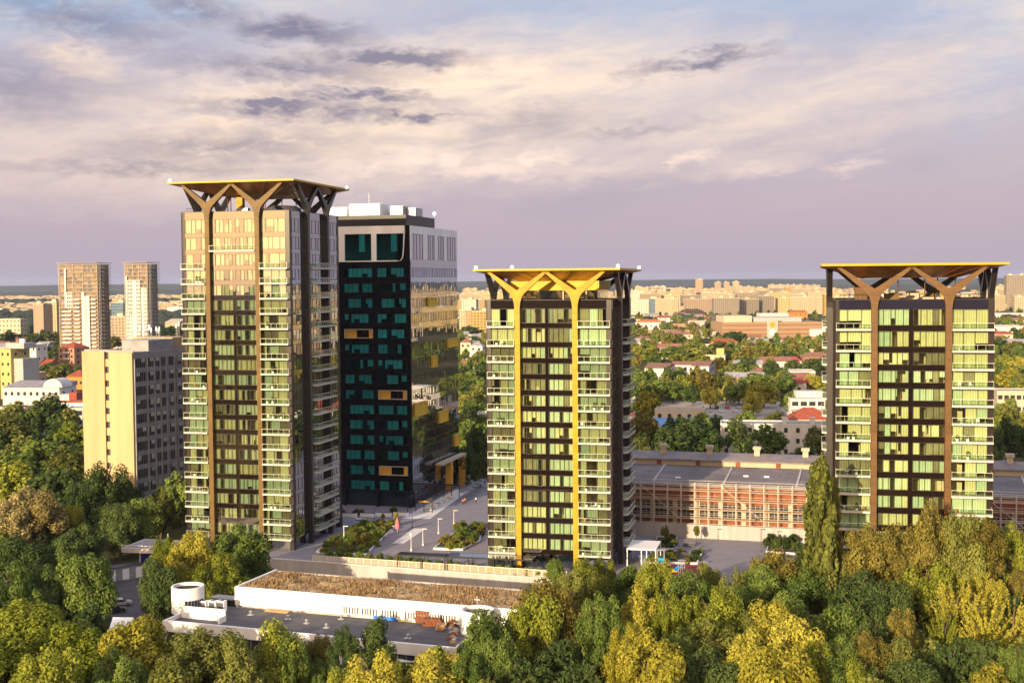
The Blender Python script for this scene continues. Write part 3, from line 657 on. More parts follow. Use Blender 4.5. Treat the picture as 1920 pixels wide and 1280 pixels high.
b.build('roof_house', [m_conc, m_concgrey], LB, (0, 0, H_))
g = random.Random(4)
for k in range(16):
    c = MB(); hh = g.uniform(2, 5.5); c.tube([(0, 0, 0), (0, 0, hh)], .08, 5, 0)
    if k % 2: c.box(-.18, .18, -.12, .12, hh * .6, hh * .6 + 1.3, 1)
    elif k % 4 == 0: c.ball((.35, 0, hh * .6), .45, 6, 1)
    x = g.uniform(-hw + 1.5, hw - 3); y = g.uniform(4.5, 11.5) if k < 9 else g.uniform(-7, 1.5); x = x if k < 9 else g.uniform(-.5, hw - 1)
    c.build('antenna', [m_greymetal, m_whiteclean], LB, (x, y, H_ + (3.2 if k < 9 else 3.0)))
# ---------------------------------------------------------------- land, plaza, roads
def plate(name, pts, z0, z1, mat, side=None):
    b = MB(); n = len(pts); P = [(p[0], p[1], z0) for p in pts] + [(p[0], p[1], z1) for p in pts]
    b.add(P, [(i, (i + 1) % n, n + (i + 1) % n, n + i) for i in range(n)], 1 if side else 0); b.add(P[n:], [tuple(range(n))], 0)
    return tag(b.build(name, [mat, side or mat]), kind='structure')
m_land = M('park soil and grass', (.060, .062, .026), .95, var=.5, scale=.05, col2=(.085, .085, .035))
def landmat():
    m, nt, out = newmat('land'); tc = N(nt, 'ShaderNodeTexCoord')
    n1 = N(nt, 'ShaderNodeTexNoise', Scale=.006, Detail=8.0, Roughness=.65); nt.links.new(tc.outputs['Object'], n1.inputs[0])
    n2 = N(nt, 'ShaderNodeTexNoise', Scale=.15, Detail=6.0); nt.links.new(tc.outputs['Object'], n2.inputs[0])
    r = N(nt, 'ShaderNodeValToRGB'); nt.links.new(n1.outputs[0], r.inputs[0]); e = r.color_ramp.elements; e.new(.5); e.new(.6)
    for k, (p, c) in enumerate(((.38, (.022, .032, .014)), (.5, (.05, .05, .022)), (.57, (.12, .10, .06)), (.66, (.05, .055, .03)))): e[k].position = p; e[k].color = c4(c)
    c = mixc(nt, .45, r.outputs[0], mixc(nt, n2.outputs[0], (.015, .02, .008), (.12, .11, .05)))
    b = N(nt, 'ShaderNodeBsdfDiffuse', Color=c); nt.links.new(b.outputs[0], out.inputs[0]); return m
gb = MB(); gb.quad((-16000, -9000, GZ), (16000, -9000, GZ), (16000, 16000, GZ), (-16000, 16000, GZ))
tag(gb.build('ground', landmat()), kind='structure')
PLZ = [(-58, 283), (11, 259.5), (60, 233), (135, 215), (165, 300), (165, 430), (-84, 430), (-70, 300)]
plate('plaza', PLZ, GZ - .5, 0, m_pave, m_retain)
def pz(*pp, z=0): return [PZ(x, y, z) for x, y in pp]
def flat(name, pts, z, mat):
    b = MB(); b.add([(p[0], p[1], z) for p in pts], [tuple(range(len(pts)))]); return tag(b.build(name, mat), kind='structure')
flat('path', [PZ(735, 1018), PZ(757, 1018), PZ(799, 990), PZ(776, 990)], .008, m_palepave)
flat('path', [PZ(752, 972), PZ(806, 972), PZ(873, 924), PZ(856, 916)], .008, m_palepave)
flat('path', [PZ(642, 1043), PZ(650, 1043), PZ(740, 995), PZ(733, 993)], .012, m_palepave)
flat('playground_surface', [PZ(1214, 1082), PZ(1304, 1086), PZ(1318, 1056), PZ(1216, 1052)], .008, M('dark red rubber', (.20, .035, .05), .9))
flat('path', [PZ(1196, 1040), PZ(1216, 1090), PZ(1230, 1058), PZ(1330, 1062), PZ(1326, 1052), PZ(1232, 1040)], .004, m_palepave)
flat('yard', [PZ(150, 1160, GZ), PZ(275, 1160, GZ), PZ(330, 1060, GZ), PZ(200, 1060, GZ)], GZ + .01, m_asph)
flat('road', [(-420, 560, 0), (640, 470, 0), (640, 482, 0), (-420, 572, 0)], GZ + .012, m_asph)
flat('road', [PZ(1190, 786, GZ), PZ(1560, 786, GZ), PZ(1560, 752, GZ), PZ(1190, 752, GZ)], GZ + .016, M('pale car park', (.30, .26, .23), .9, var=.2, scale=.05))
flat('road', [PZ(862, 900, 0), PZ(910, 900, 0), PZ(910, 862, 0), PZ(862, 862, 0)], .01, m_asph)
# boundary railing and wall along the front of the plaza
def wallseg(name, label, cat, a, b_, z0, z1, th, mat, cap=None):
    a, b_ = Vector((a[0], a[1], 0)), Vector((b_[0], b_[1], 0)); d = b_ - a; L = d.length; r = thing(name, label, cat, (a.x, a.y, z0), math.atan2(d.y, d.x))
    m = MB(); m.box(0, L, 0, th, 0, z1 - z0, 0); m.build('wall_panel', mat, r)
    if cap: c = MB(); c.box(-.05, L + .05, -.08, th + .08, z1 - z0 + .002, z1 - z0 + .22, 0); c.build('coping', cap, r)
    return r
wallseg('boundary_wall', 'low grey wall with pale coping below the beige railing', 'wall', (-53, 279.2), (11.6, 256.9), GZ, .35, .5, m_retain, m_slab)
rl = thing('railing', 'long beige railing in front of the two towers and hedges', 'railing', (-44, 277.5, 0), math.atan2(259.9 - 277.5, 10.8 + 44))
L = math.hypot(54.8, 17.6); n = 33
pm = MB(); pm.box(-.05, .05, -.05, .05, 0, 1.5); pm = pm.mesh('post', m_handrail)
for k in range(n + 1): O('post', pm, rl, (L * k / n, 0, 0))
b = MB(); b.box(-.1, L + .1, -.06, .06, 1.502, 1.6, 0); b.box(0, L, -.03, .03, .15, .22, 0); b.build('handrail', m_handrail, rl)
b = MB(); b.quad((0, 0, .22), (L, 0, .22), (L, 0, 1.5), (0, 0, 1.5)); b.build('infill_panel', MESHPANEL('beige mesh', (.55, .46, .34), .55), rl)
# ---------------------------------------------------------------- white pavilion in front
A = PZ(440, 1099, 7.2); B_ = PZ(975, 1143, 7.2); dv = B_ - A; PL = dv.length; PA = math.atan2(dv.y, dv.x)
PV = thing('white_building', 'long low white building with dry grass roof and round turrets', 'building', (A.x, A.y, GZ), PA)
def loc(p): v = Matrix.Rotation(-PA, 3, 'Z') @ (Vector((p.x, p.y, 0)) - Vector((A.x, A.y, 0))); return v.x, v.y
q0 = loc(PZ(312, 1163, 4)); q1 = loc(PZ(852, 1217, 4)); q2 = loc(PZ(515, 1066, 7.2)); q3 = loc(PZ(1050, 1108, 7.2))
yb = (q2[1] + q3[1]) / 2; yf = (q0[1] + q1[1]) / 2; xl, xr = q0[0], q1[0]
b = MB(); b.box(0, PL + 5, 0, .4, 6.9, 10.2, 0); b.box(0, .4, .4, yb, 6.0, 10.2, 0); b.box(.4, PL + 5, yb - .4, yb, 0, 10.0, 1); b.box(PL + 4.6, PL + 5, .4, yb - .4, 0, 10.2, 0)
b.box(.4, PL + 4.6, .4, yb - .4, 5, 9.6, 1)
b.build('upper_wall', [m_white, m_retain], PV)
g = random.Random(2); G = MB(); nx, ny = 90, 22
hgt = [[9.62 + .35 * g.random() + .3 * math.sin(i * .35) * math.sin(j * .6) for i in range(nx + 1)] for j in range(ny + 1)]
P = [(.42 + (PL + 4.16) * i / nx, .42 + (yb - .84) * j / ny, hgt[j][i]) for j in range(ny + 1) for i in range(nx + 1)]
G.add(P, [(j * (nx + 1) + i, j * (nx + 1) + i + 1, (j + 1) * (nx + 1) + i + 1, (j + 1) * (nx + 1) + i) for j in range(ny) for i in range(nx)])
m_dry = M('dry grass', (.17, .105, .055), .95, var=.5, scale=.5, bump=.8, col2=(.38, .29, .17))
G.build('grass_roof', m_dry, PV, smooth=False)
T_ = MB()
for k in range(9000):
    x = g.uniform(.6, PL + 4.3); y = g.uniform(.6, yb - .6); a = g.uniform(0, 3.14); hh = g.uniform(.25, .75); wd = g.uniform(.08, .22); lx, ly = g.uniform(-.3, .3), g.uniform(-.3, .3)
    dx, dy = math.cos(a) * wd, math.sin(a) * wd; T_.add([(x - dx, y - dy, 9.6), (x + dx, y + dy, 9.6), (x + lx, y + ly, 9.65 + hh + .2 * math.sin(x * .35))], ((0, 1, 2),))
tag(T_.build('dry_grass', LEAF('dry grass blades', (.19, .115, .055), (.44, .33, .19), .15), PV), kind='stuff')
# slot windows in the upper wall
sl_ = MB()
for k in range(6): sl_.box(k * .52, k * .52 + .24, -.02, .05, 0, 1.15, 0)
slm = sl_.mesh('slot_window', m_winblue)
for f in (.40, .465, .535, .615, .69, .735): O('slot_window', slm, PV, (PL * f, 0, 7.15))
# lower block with flat roof, parapets and front
b = MB(); b.box(xl, xr, yf + .3, -.02, 0, 6.5, 0); b.box(0, PL + 4, -.02, 5, 0, 6.5, 0)
b.box(xl - .3, xr + .3, yf - .3, yf + .28, 5.4, 7.2, 0); b.box(xl - .3, xl, yf + .28, yf + 5, 5.4, 7.2, 0); b.box(xr, xr + .35, yf + .28, 0, 3, 7.4, 0)
b.box(xl + .3, xl + 9.0, yf + 4.4, yf + 4.7, 6.5, 8.6, 0); b.box(xl + 8.7, xl + 9.0, yf + 2.6, yf + 4.39, 6.5, 7.6, 0)
for k in range(9): x = xl + (xr - xl) * k / 8; b.box(x - .25, x + .25, yf - .1, yf + .29, 0, 5.398, 0)
b.build('lower_wall', [m_white], PV)
b = MB(); b.box(xl, xr - .01, yf + .29, -.05, 6.505, 6.56, 0); b.build('lower_roof', m_darkroof, PV)
for k in range(8):
    x0 = xl + (xr - xl) * k / 8 + .26; x1 = xl + (xr - xl) * (k + 1) / 8 - .26
    c = MB(); c.box(x0, x1, yf + .1, yf + .2, .4, 5.2, 1); c.box(x0, x1, yf + .05, yf + .25, 0, .39, 0)
    for q in range(5): xx = x0 + (x1 - x0) * q / 4; c.box(xx - .05, xx + .05, yf + .04, yf + .098, .4, 5.2, 0)
    c.build('window', [m_greymetal, m_winblue], PV)
def turret(px, py, zt, z0, r, soil):
    x, y = loc(PZ(px, py, zt)); t = MB(); t.lathe([(r, z0 - GZ), (r, zt - GZ), (r - .35, zt - GZ), (r - .35, zt - GZ - .7)], 36, 0, (x, y, 0))
    o = t.build('turret', m_white, PV); c = MB(); c.lathe([(r - .34, zt - GZ - .55), (.01, zt - GZ - .5)], 30, 0, (x, y, 0)); c.build('turret_top', soil, o)
    return x, y, o
tx, ty, to = turret(352, 1097, 8.0, 3.4, 2.85, M('dark soil', (.03, .025, .018), .95))
w_ = MB()
for k in range(7):
    a = R(-62 + k * 11); w_.box(-.25, .25, -.06, .03, -.0, 1.2, 0) if False else None
    p = Vector((tx + 2.87 * math.cos(a), ty + 2.87 * math.sin(a), 7.6)); t = Vector((-math.sin(a), math.cos(a), 0)) * .24
    w_.quad(p - t, p + t, p + t + Vector((0, 0, 1.3)), p - t + Vector((0, 0, 1.3)))
w_.build('strip_window', m_winblue, to)
tx2, ty2, to2 = turret(895, 1141, 7.45, -1, 2.75, m_darkgrey)
m_ = MB(); m_.tube([(tx2, ty2, 9.9), (tx2, ty2, 12.6)], .08, 5); m_.box(tx2 - .5, tx2 + .5, ty2 - .05, ty2 + .05, 11.9, 12.1); m_.build('antenna', m_greymetal, to2)
# things lying about on the flat roof
def roofp(px, py): p = PZ(px, py, 3.56); return p
acm = MB(); acm.box(-.75, .75, -.5, .5, .12, 2.0, 0); acm.box(-.6, -.4, -.4, .4, 0, .12, 1); acm.box(.4, .6, -.4, .4, 0, .12, 1); acm.lathe([(.42, 0), (.42, .02), (.01, .02)], 14, 1, (0, 0, 2.0)); acm.box(-.6, .6, -.52, -.502, .5, 1.7, 1)
acme = acm.mesh('air_conditioner', [m_whiteclean, m_darkgrey])
for px, lab in ((382, 'white rooftop air conditioner nearest to the round planted turret'), (400, 'white rooftop air conditioner in the middle of three'), (416, 'white rooftop air conditioner farthest from the planted turret')):
    p = roofp(px, 1146); tag(O('air_conditioner', acme, None, (p.x, p.y, 3.56), PA), lab, 'air conditioner', 'air conditioners on the white building')
def stack(px, py, mat, n, w, d, h, label, cat, name, rz=None, jit=.1):
    p = roofp(px, py); r = thing(name, label, cat, (p.x, p.y, 3.56), PA + (rz or 0))
    for k in range(n):
        b = MB(); a, e_ = rnd.uniform(-jit, jit), rnd.uniform(-jit, jit)
        for q in range(5): b.box(-w / 2 + a + q * w / 5, -w / 2 + a + (q + .8) * w / 5, -d / 2 + e_, d / 2 + e_, k * h + h * .45, k * h + h * .92)
        for q in (0, .45, .9): b.box(-w / 2 + a, w / 2 + a - w * .03, -d / 2 + e_ + q * d, -d / 2 + e_ + q * d + d * .1, k * h, k * h + h * .45)
        b.build('pallet', mat, r)
m_wood = M('weathered brown wood', (.17, .065, .035), .85, var=.4, scale=1.5); m_wood2 = M('pale wood', (.40, .25, .13), .85, var=.3, scale=1.5)
stack(795, 1166, m_wood, 9, 2.6, 1.6, .24, 'tall stack of dark brown pallets on the roof', 'pallets', 'pallet_stack')
stack(812, 1172, m_wood, 5, 3.0, 1.6, .26, 'low wide stack of brown pallets beside the tall stack', 'pallets', 'pallet_stack', .3, .3)
stack(835, 1168, m_wood2, 8, 1.6, 1.2, .24, 'pale wooden pallet stack near the dark turret', 'pallets', 'pallet_stack', .2, .2)
stack(851, 1172, m_wood, 5, 1.8, 1.2, .24, 'small brown pallet stack by the roof edge', 'pallets', 'pallet_stack', .6, .3)
stack(826, 1180, m_wood2, 4, 1.4, 1.2, .24, 'small pale pallet stack in front of the others', 'pallets', 'pallet_stack', .4, .2)
def crate(px, py, mat, w, d, h, label, cat, name, rz=0.0):
    p = roofp(px, py); b = MB(); b.box(-w / 2, w / 2, -d / 2, d / 2, 0, h, 0); b.box(-w / 2 - .03, w / 2 + .03, -d / 2 - .03, d / 2 + .03, h * .86, h * .995, 0)
    for s_ in (-1, 1): b.box(s_ * w * .3 - .05, s_ * w * .3 + .05, -d / 2 - .025, -d / 2 - .002, 0, h * .85, 0)
    tag(b.build(name, mat, None, (p.x, p.y, 3.56), PA + rz), label, cat)
m_tarp = M('blue tarpaulin', (.02, .16, .60), .5); m_yel = M('pale yellow box', (.60, .55, .22), .7)
crate(724, 1160, m_tarp, 4.2, 1.3, .6, 'flat bright blue tarpaulin pile on the roof', 'tarpaulin', 'tarpaulin')
crate(759, 1163, m_yel, 1.8, 1.1, 1.0, 'pale yellow box beside the brown pallets', 'box', 'storage_box', .1)
crate(742, 1160, m_wood2, 1.1, 1.1, 1.2, 'brown crate between the blue tarpaulin and the yellow box', 'crate', 'crate', .3)
crate(729, 1153, m_wood2, 1.6, 1.0, 1.0, 'wide wooden crate behind the blue tarpaulin', 'crate', 'crate', -.1)
for px, py, s, lab in ((652, 1148, 1.5, 'largest black rubbish heap by the slotted white wall'), (664, 1151, 1.0, 'small black rubbish heap beside the largest heap'), (684, 1153, 1.2, 'dark rubbish heap next to the white drum')):
    p = roofp(px, py); b = MB()
    for q in range(9): b.ball((rnd.uniform(-s, s), rnd.uniform(-.5, .5), .3 + rnd.uniform(0, s * .45)), rnd.uniform(.28, .55), 6, 0, .8)
    tag(b.build('rubbish_heap', m_darkgrey, None, (p.x, p.y, 3.56), PA), lab, 'rubbish', 'rubbish heaps on the roof')
p = roofp(690, 1153); b = MB(); b.lathe([(.6, 0), (.62, .3), (.6, 1.1), (.5, 1.2), (.01, 1.22)], 16); tag(b.build('drum', m_whiteclean, None, (p.x, p.y + .9, 3.56), 0), 'white drum among the black heaps on the roof', 'drum')
for px, py, l_, rz, mt, lab in ((505, 1139, 5.0, .1, m_whiteclean, 'bundle of white boards lying on the dark roof'), (520, 1146, 4.6, -.02, m_wood2, 'bundle of pale planks beside the white boards'), (548, 1141, 5.0, .08, m_wood2, 'single row of thin planks farthest along the white wall')):
    p = roofp(px, py); b = MB()
    for q in range(5): b.box(-l_ / 2 + rnd.uniform(-.3, .3), l_ / 2, q * .26 - .6, q * .26 - .38, 0, .1 + .06 * (q % 3))
    tag(b.build('planks', mt, None, (p.x, p.y, 3.56), PA + rz), lab, 'planks', 'boards on the dark roof')
for k, (px, py) in enumerate(((470, 1152), (540, 1160), (575, 1168), (612, 1176), (640, 1160), (700, 1190), (765, 1196))):
    p = roofp(px, py); b = MB(); b.tube([(0, 0, 0), (0, 0, .55)], .16, 8); b.lathe([(.32, .55), (.32, .62), (.02, .8)], 10); b.box(-.5, .5, -.4, .4, 0, .06)
    tag(b.build('roof_vent', m_greymetal, None, (p.x, p.y, 3.56), PA), 'small grey vent on the dark roof, %s from the round planted turret' % ordw(k), 'vent', 'vents on the dark roof')
b = MB(); p = roofp(425, 1125)
for q in range(3): b.tube([(-3 + q * .2, q * .5, .35), (3, q * .5, .35)], .35, 8)
tag(b.build('duct', m_greymetal, None, (p.x, p.y, 3.56), PA), 'grey ventilation ducts lying behind the air conditioners', 'ducts')
g2 = random.Random(9)
for k in range(12):
    px = 846 + g2.uniform(-6, 10) + k * .3; py = 1204 - k * 2.6; p = roofp(px, py); b = MB(); s = g2.uniform(.3, .6)
    b.add([(-s, -s * .6, 0), (s, -s * .7, 0), (s * .8, s * .6, 0), (-s * .9, s * .5, 0), (-s * .6, -s * .3, s), (s * .7, -s * .5, s * .7), (s * .5, s * .4, s * 1.1), (-s * .6, s * .4, s * .8)], ((0, 1, 5, 4), (1, 2, 6, 5), (2, 3, 7, 6), (3, 0, 4, 7), (4, 5, 6, 7)))
    tag(b.build('rubble_block', g2.choice([m_wood2, m_retain, m_wood]), None, (p.x, p.y, 3.56), g2.uniform(0, 3)), 'loose broken block in the rubble row along the roof edge', 'rubble', 'rubble along the roof edge')
# awning and tents in the garden in front
def awning(px0, px1, py, z, d, label, gable=False):
    a, c = PZ(px0, py, z), PZ(px1, py, z); wv_ = c - a; r = thing('canopy_tent', label, 'tent', (a.x, a.y, GZ), math.atan2(wv_.y, wv_.x)); L = wv_.length; h = z - GZ
    b = MB()
    if gable: b.prism([(0, h), (d, h), (d, h + .05), (d / 2, h + 1.6), (0, h + .05)], 0, L, 'yz')
    else: b.prism([(0, h), (d, h + 1.0), (d, h + 1.12), (0, h + .12)], 0, L, 'yz')
    b.build('tent_roof', m_whiteclean, r)
    for x in (.1, L - .1):
        for y in (.1, d - .1): c_ = MB(); c_.tube([(x, y, 0), (x, y, h)], .06, 5); c_.build('pole', m_greymetal, r)
awning(742, 842, 1241, 1.2, 4.0, 'flat white canopy against the front of the white building')
awning(545, 645, 1280, 1.6, 6.0, 'white gabled tent roof in the garden at the bottom edge', True)
awning(204, 242, 1180, 1.5, 4.5, 'small white tent roof in the yard left of the white building', True)
# ---------------------------------------------------------------- kiosk with the blue sign
kp = PZ(262, 1078, GZ); KY = -R(13)
KI = thing('kiosk', 'flat roofed white kiosk with a dark blue sign', 'kiosk', (kp.x, kp.y, GZ), KY)
b = MB(); b.box(0, 12, 0, 8, 0, 5.3, 0); b.build('wall', m_white, KI)
b = MB(); b.box(-3.4, 12.6, -1.6, 8.5, 5.302, 6.3, 0); b.box(-3.0, 12.2, -1.2, 8.1, 6.302, 6.34, 1); b.build('roof', [m_slab, m_flatroof], KI)
b = MB(); b.box(.4, 6.6, -.14, -.01, 2.0, 5.2, 0); sg = b.build('sign', M('dark blue sign', (.012, .02, .20), .5, var=.05), KI)
def text(body, size, parent, lx, ly, lz, mat, name='lettering'):
    cu = bpy.data.curves.new('t', 'FONT'); cu.body = body; cu.size = size; cu.extrude = .02; t = bpy.data.objects.new('t', cu); COL.objects.link(t)
    dg = bpy.context.evaluated_depsgraph_get(); me = bpy.data.meshes.new_from_object(t.evaluated_get(dg)); bpy.data.objects.remove(t); me.materials.clear(); me.materials.append(mat)
    o = O(name, me, parent); o.matrix_local = Matrix.Translation((lx, ly, lz)) @ Matrix.Rotation(R(90), 4, 'X'); return o
text('or', 2.6, sg, 2.3, -.17, 3.45, m_whiteclean)
b = MB(); b.tube([(0, 0, 0), (0, 0, 3.2)], .08, 6); b.build('mast', m_handrail, KI, (7, 0, 6.3))
b = MB(); b.box(-4, 8, -2.2, -2.12, 7.0, 7.1); b.box(-3.3, -3.2, -1.5, -1.4, 6.3, 7.05); b.box(7, 7.1, -1.5, -1.4, 6.3, 7.05); b.box(-3.3, -3.2, -2.15, -1.5, 7.0, 7.06); b.box(7, 7.1, -2.15, -1.5, 7.0, 7.06); b.build('roof_rail', m_handrail, KI)
sp_ = PZ(200, 1092, GZ); SH = thing('storage_container', 'row of grey storage containers beside the blue sign kiosk', 'container', (sp_.x, sp_.y, GZ), R(38))
b = MB(); b.box(0, 9, 0, 3, 0, 2.8, 0); b.box(-.1, 9.1, -.1, 3.1, 2.802, 2.95, 1); b.build('container_body', [m_greymetal, m_darkgrey], SH)
for k in range(3): b = MB(); b.box(.5 + k * 3, 2.0 + k * 3, -.06, -.005, .1, 2.4); b.build('door', m_whiteclean, SH)
# ---------------------------------------------------------------- brick hall behind scaffolding
h0 = PZ(1193, 1003, 0); h1 = PZ(1540, 1020, 0); hv = (h1 - h0).normalized(); HA = math.atan2(hv.y, hv.x)
wallseg('concrete_wall', 'stained concrete wall between the plaza and the scaffolded brick hall', 'wall', h0 - hv * 18, h0 + hv * 62, 0, 3.3, .4, m_retain)
HB = thing('brick_hall', 'long red brick hall with grey roof behind steel scaffolding', 'hall', (h0.x, h0.y, 0), HA)
x0h, x1h, yh = -24.0, 96.0, 4.0
b = MB(); b.box(x0h, x1h, yh, yh + 22, 0, 4.2, 0); b.box(x0h, x1h, yh + .003, yh + 22, 7.6, 11.8, 0)
npil = 22
for k in range(npil + 1): x = x0h + (x1h - x0h) * k / npil; b.box(x - .55, x + .55, yh - .25, yh + .5, 0, 8.2, 1)
b.box(x0h, x1h, yh + 1.2, yh + 22, 4.2, 7.6, 0)
b.build('wall', [m_brick, m_cream], HB)
b = MB(); b.prism([(yh - .6, 11.8), (yh + 23, 13.9), (yh + 23, 14.3), (yh - .6, 12.2)], x0h - .5, x1h + .5, 'yz')
HR = b.build('roof', JOINT('worn grey roofing', (.175, .155, .155), (.125, .115, .125), 6.0, 1.1, .75), HB)
b = MB()
for k in range(7): x = x0h + 10 + k * 17; b.prism([(yh + 1, 12.36), (yh + 21.5, 14.14), (yh + 21.5, 14.34), (yh + 1, 12.55)], x, x + .5, 'yz')
b.build('roof_ridge', m_retain, HR)
b = MB()
for x, y in ((8, 9), (24, 13), (29, 13), (52, 16)): z = 12.25 + (y - yh) * .0886; b.box(x, x + 1.2, y, y + .9, z, z + .25)
b.build('skylight', m_whiteclean, HR)
b = MB(); b.box(x0h, x1h, yh + 19, yh + 19.4, 13.9, 15.4, 0); b.prism([(yh + 18.4, 15.2), (yh + 24, 16.5), (yh + 24, 16.8), (yh + 18.4, 15.5)], x0h, x1h, 'yz', 1)
for k in range(12): x = x0h + 5 + k * 10; b.box(x, x + 1.2, yh + 18.9, yh + 18.995, 13.9, 15.2, 2)
b.build('clerestory', [m_cream, M('patched sheet roof', (.15, .19, .25), .6, var=.45, scale=.35, col2=(.26, .19, .16)), m_brick], HR)
for k in range(9):
    x = x0h + 14 + k * 12; b = MB(); b.box(-.7, .7, -.7, .7, 0, 1.7, 0); b.box(-1, 1, -1, 1, 1.7, 2.4, 0); b.build('chimney', m_cream, HB, (x, yh + 23, 16.3))
for k in range(npil):
    xa = x0h + (x1h - x0h) * k / npil + .56; xb = x0h + (x1h - x0h) * (k + 1) / npil - .56; c = MB()
    c.box(xa, xb, yh + .5, yh + .6, 4.2, 7.6, 1)
    for q in range(5): xx = xa + (xb - xa) * q / 4; c.box(xx - .05, xx + .05, yh + .42, yh + .498, 4.2, 7.6, 0)
    for q in range(4): c.box(xa, xb, yh + .40, yh + .418, 4.2 + q * 1.1, 4.28 + q * 1.1, 0)
    c.build('window', [m_cream, m_winblue], HB)
SC = thing('scaffolding', 'pale steel scaffolding along the brick hall', 'scaffolding', (h0.x, h0.y, 0), HA)
m_pipe = M('pale scaffold pipe', (.62, .56, .50), .5, .2)
b = MB()
for lay in (1.2, 2.5):
    for k in range(37): x = -22 + k * 3.25; b.tube([(x, lay, 0), (x, lay, 12.9)], .095, 4)
b.build('standard', m_pipe, SC)
b = MB()
for z in (2.2, 4.4, 6.6, 8.8, 11.0, 12.4):
    for lay in (1.2, 2.5): b.tube([(-22, lay, z), (95, lay, z)], .06, 4)
    for zz in (.55, 1.1): b.tube([(-22, 1.2, z + zz), (95, 1.2, z + zz)], .05, 4)
b.build('ledger', m_pipe, SC)
b = MB()
for z in (4.4, 6.6, 8.8, 11.0): b.box(-22, 95, 1.3, 2.4, z + .08, z + .15)
b.build('deck', m_wood2, SC)
for k in range(6):
    x = -19 + k * 19.5; b = MB(); b.tube([(x, 1.15, 12.4), (x + 9.75, 1.15, 4.4)], .06, 4); b.build('brace', m_pipe, SC)
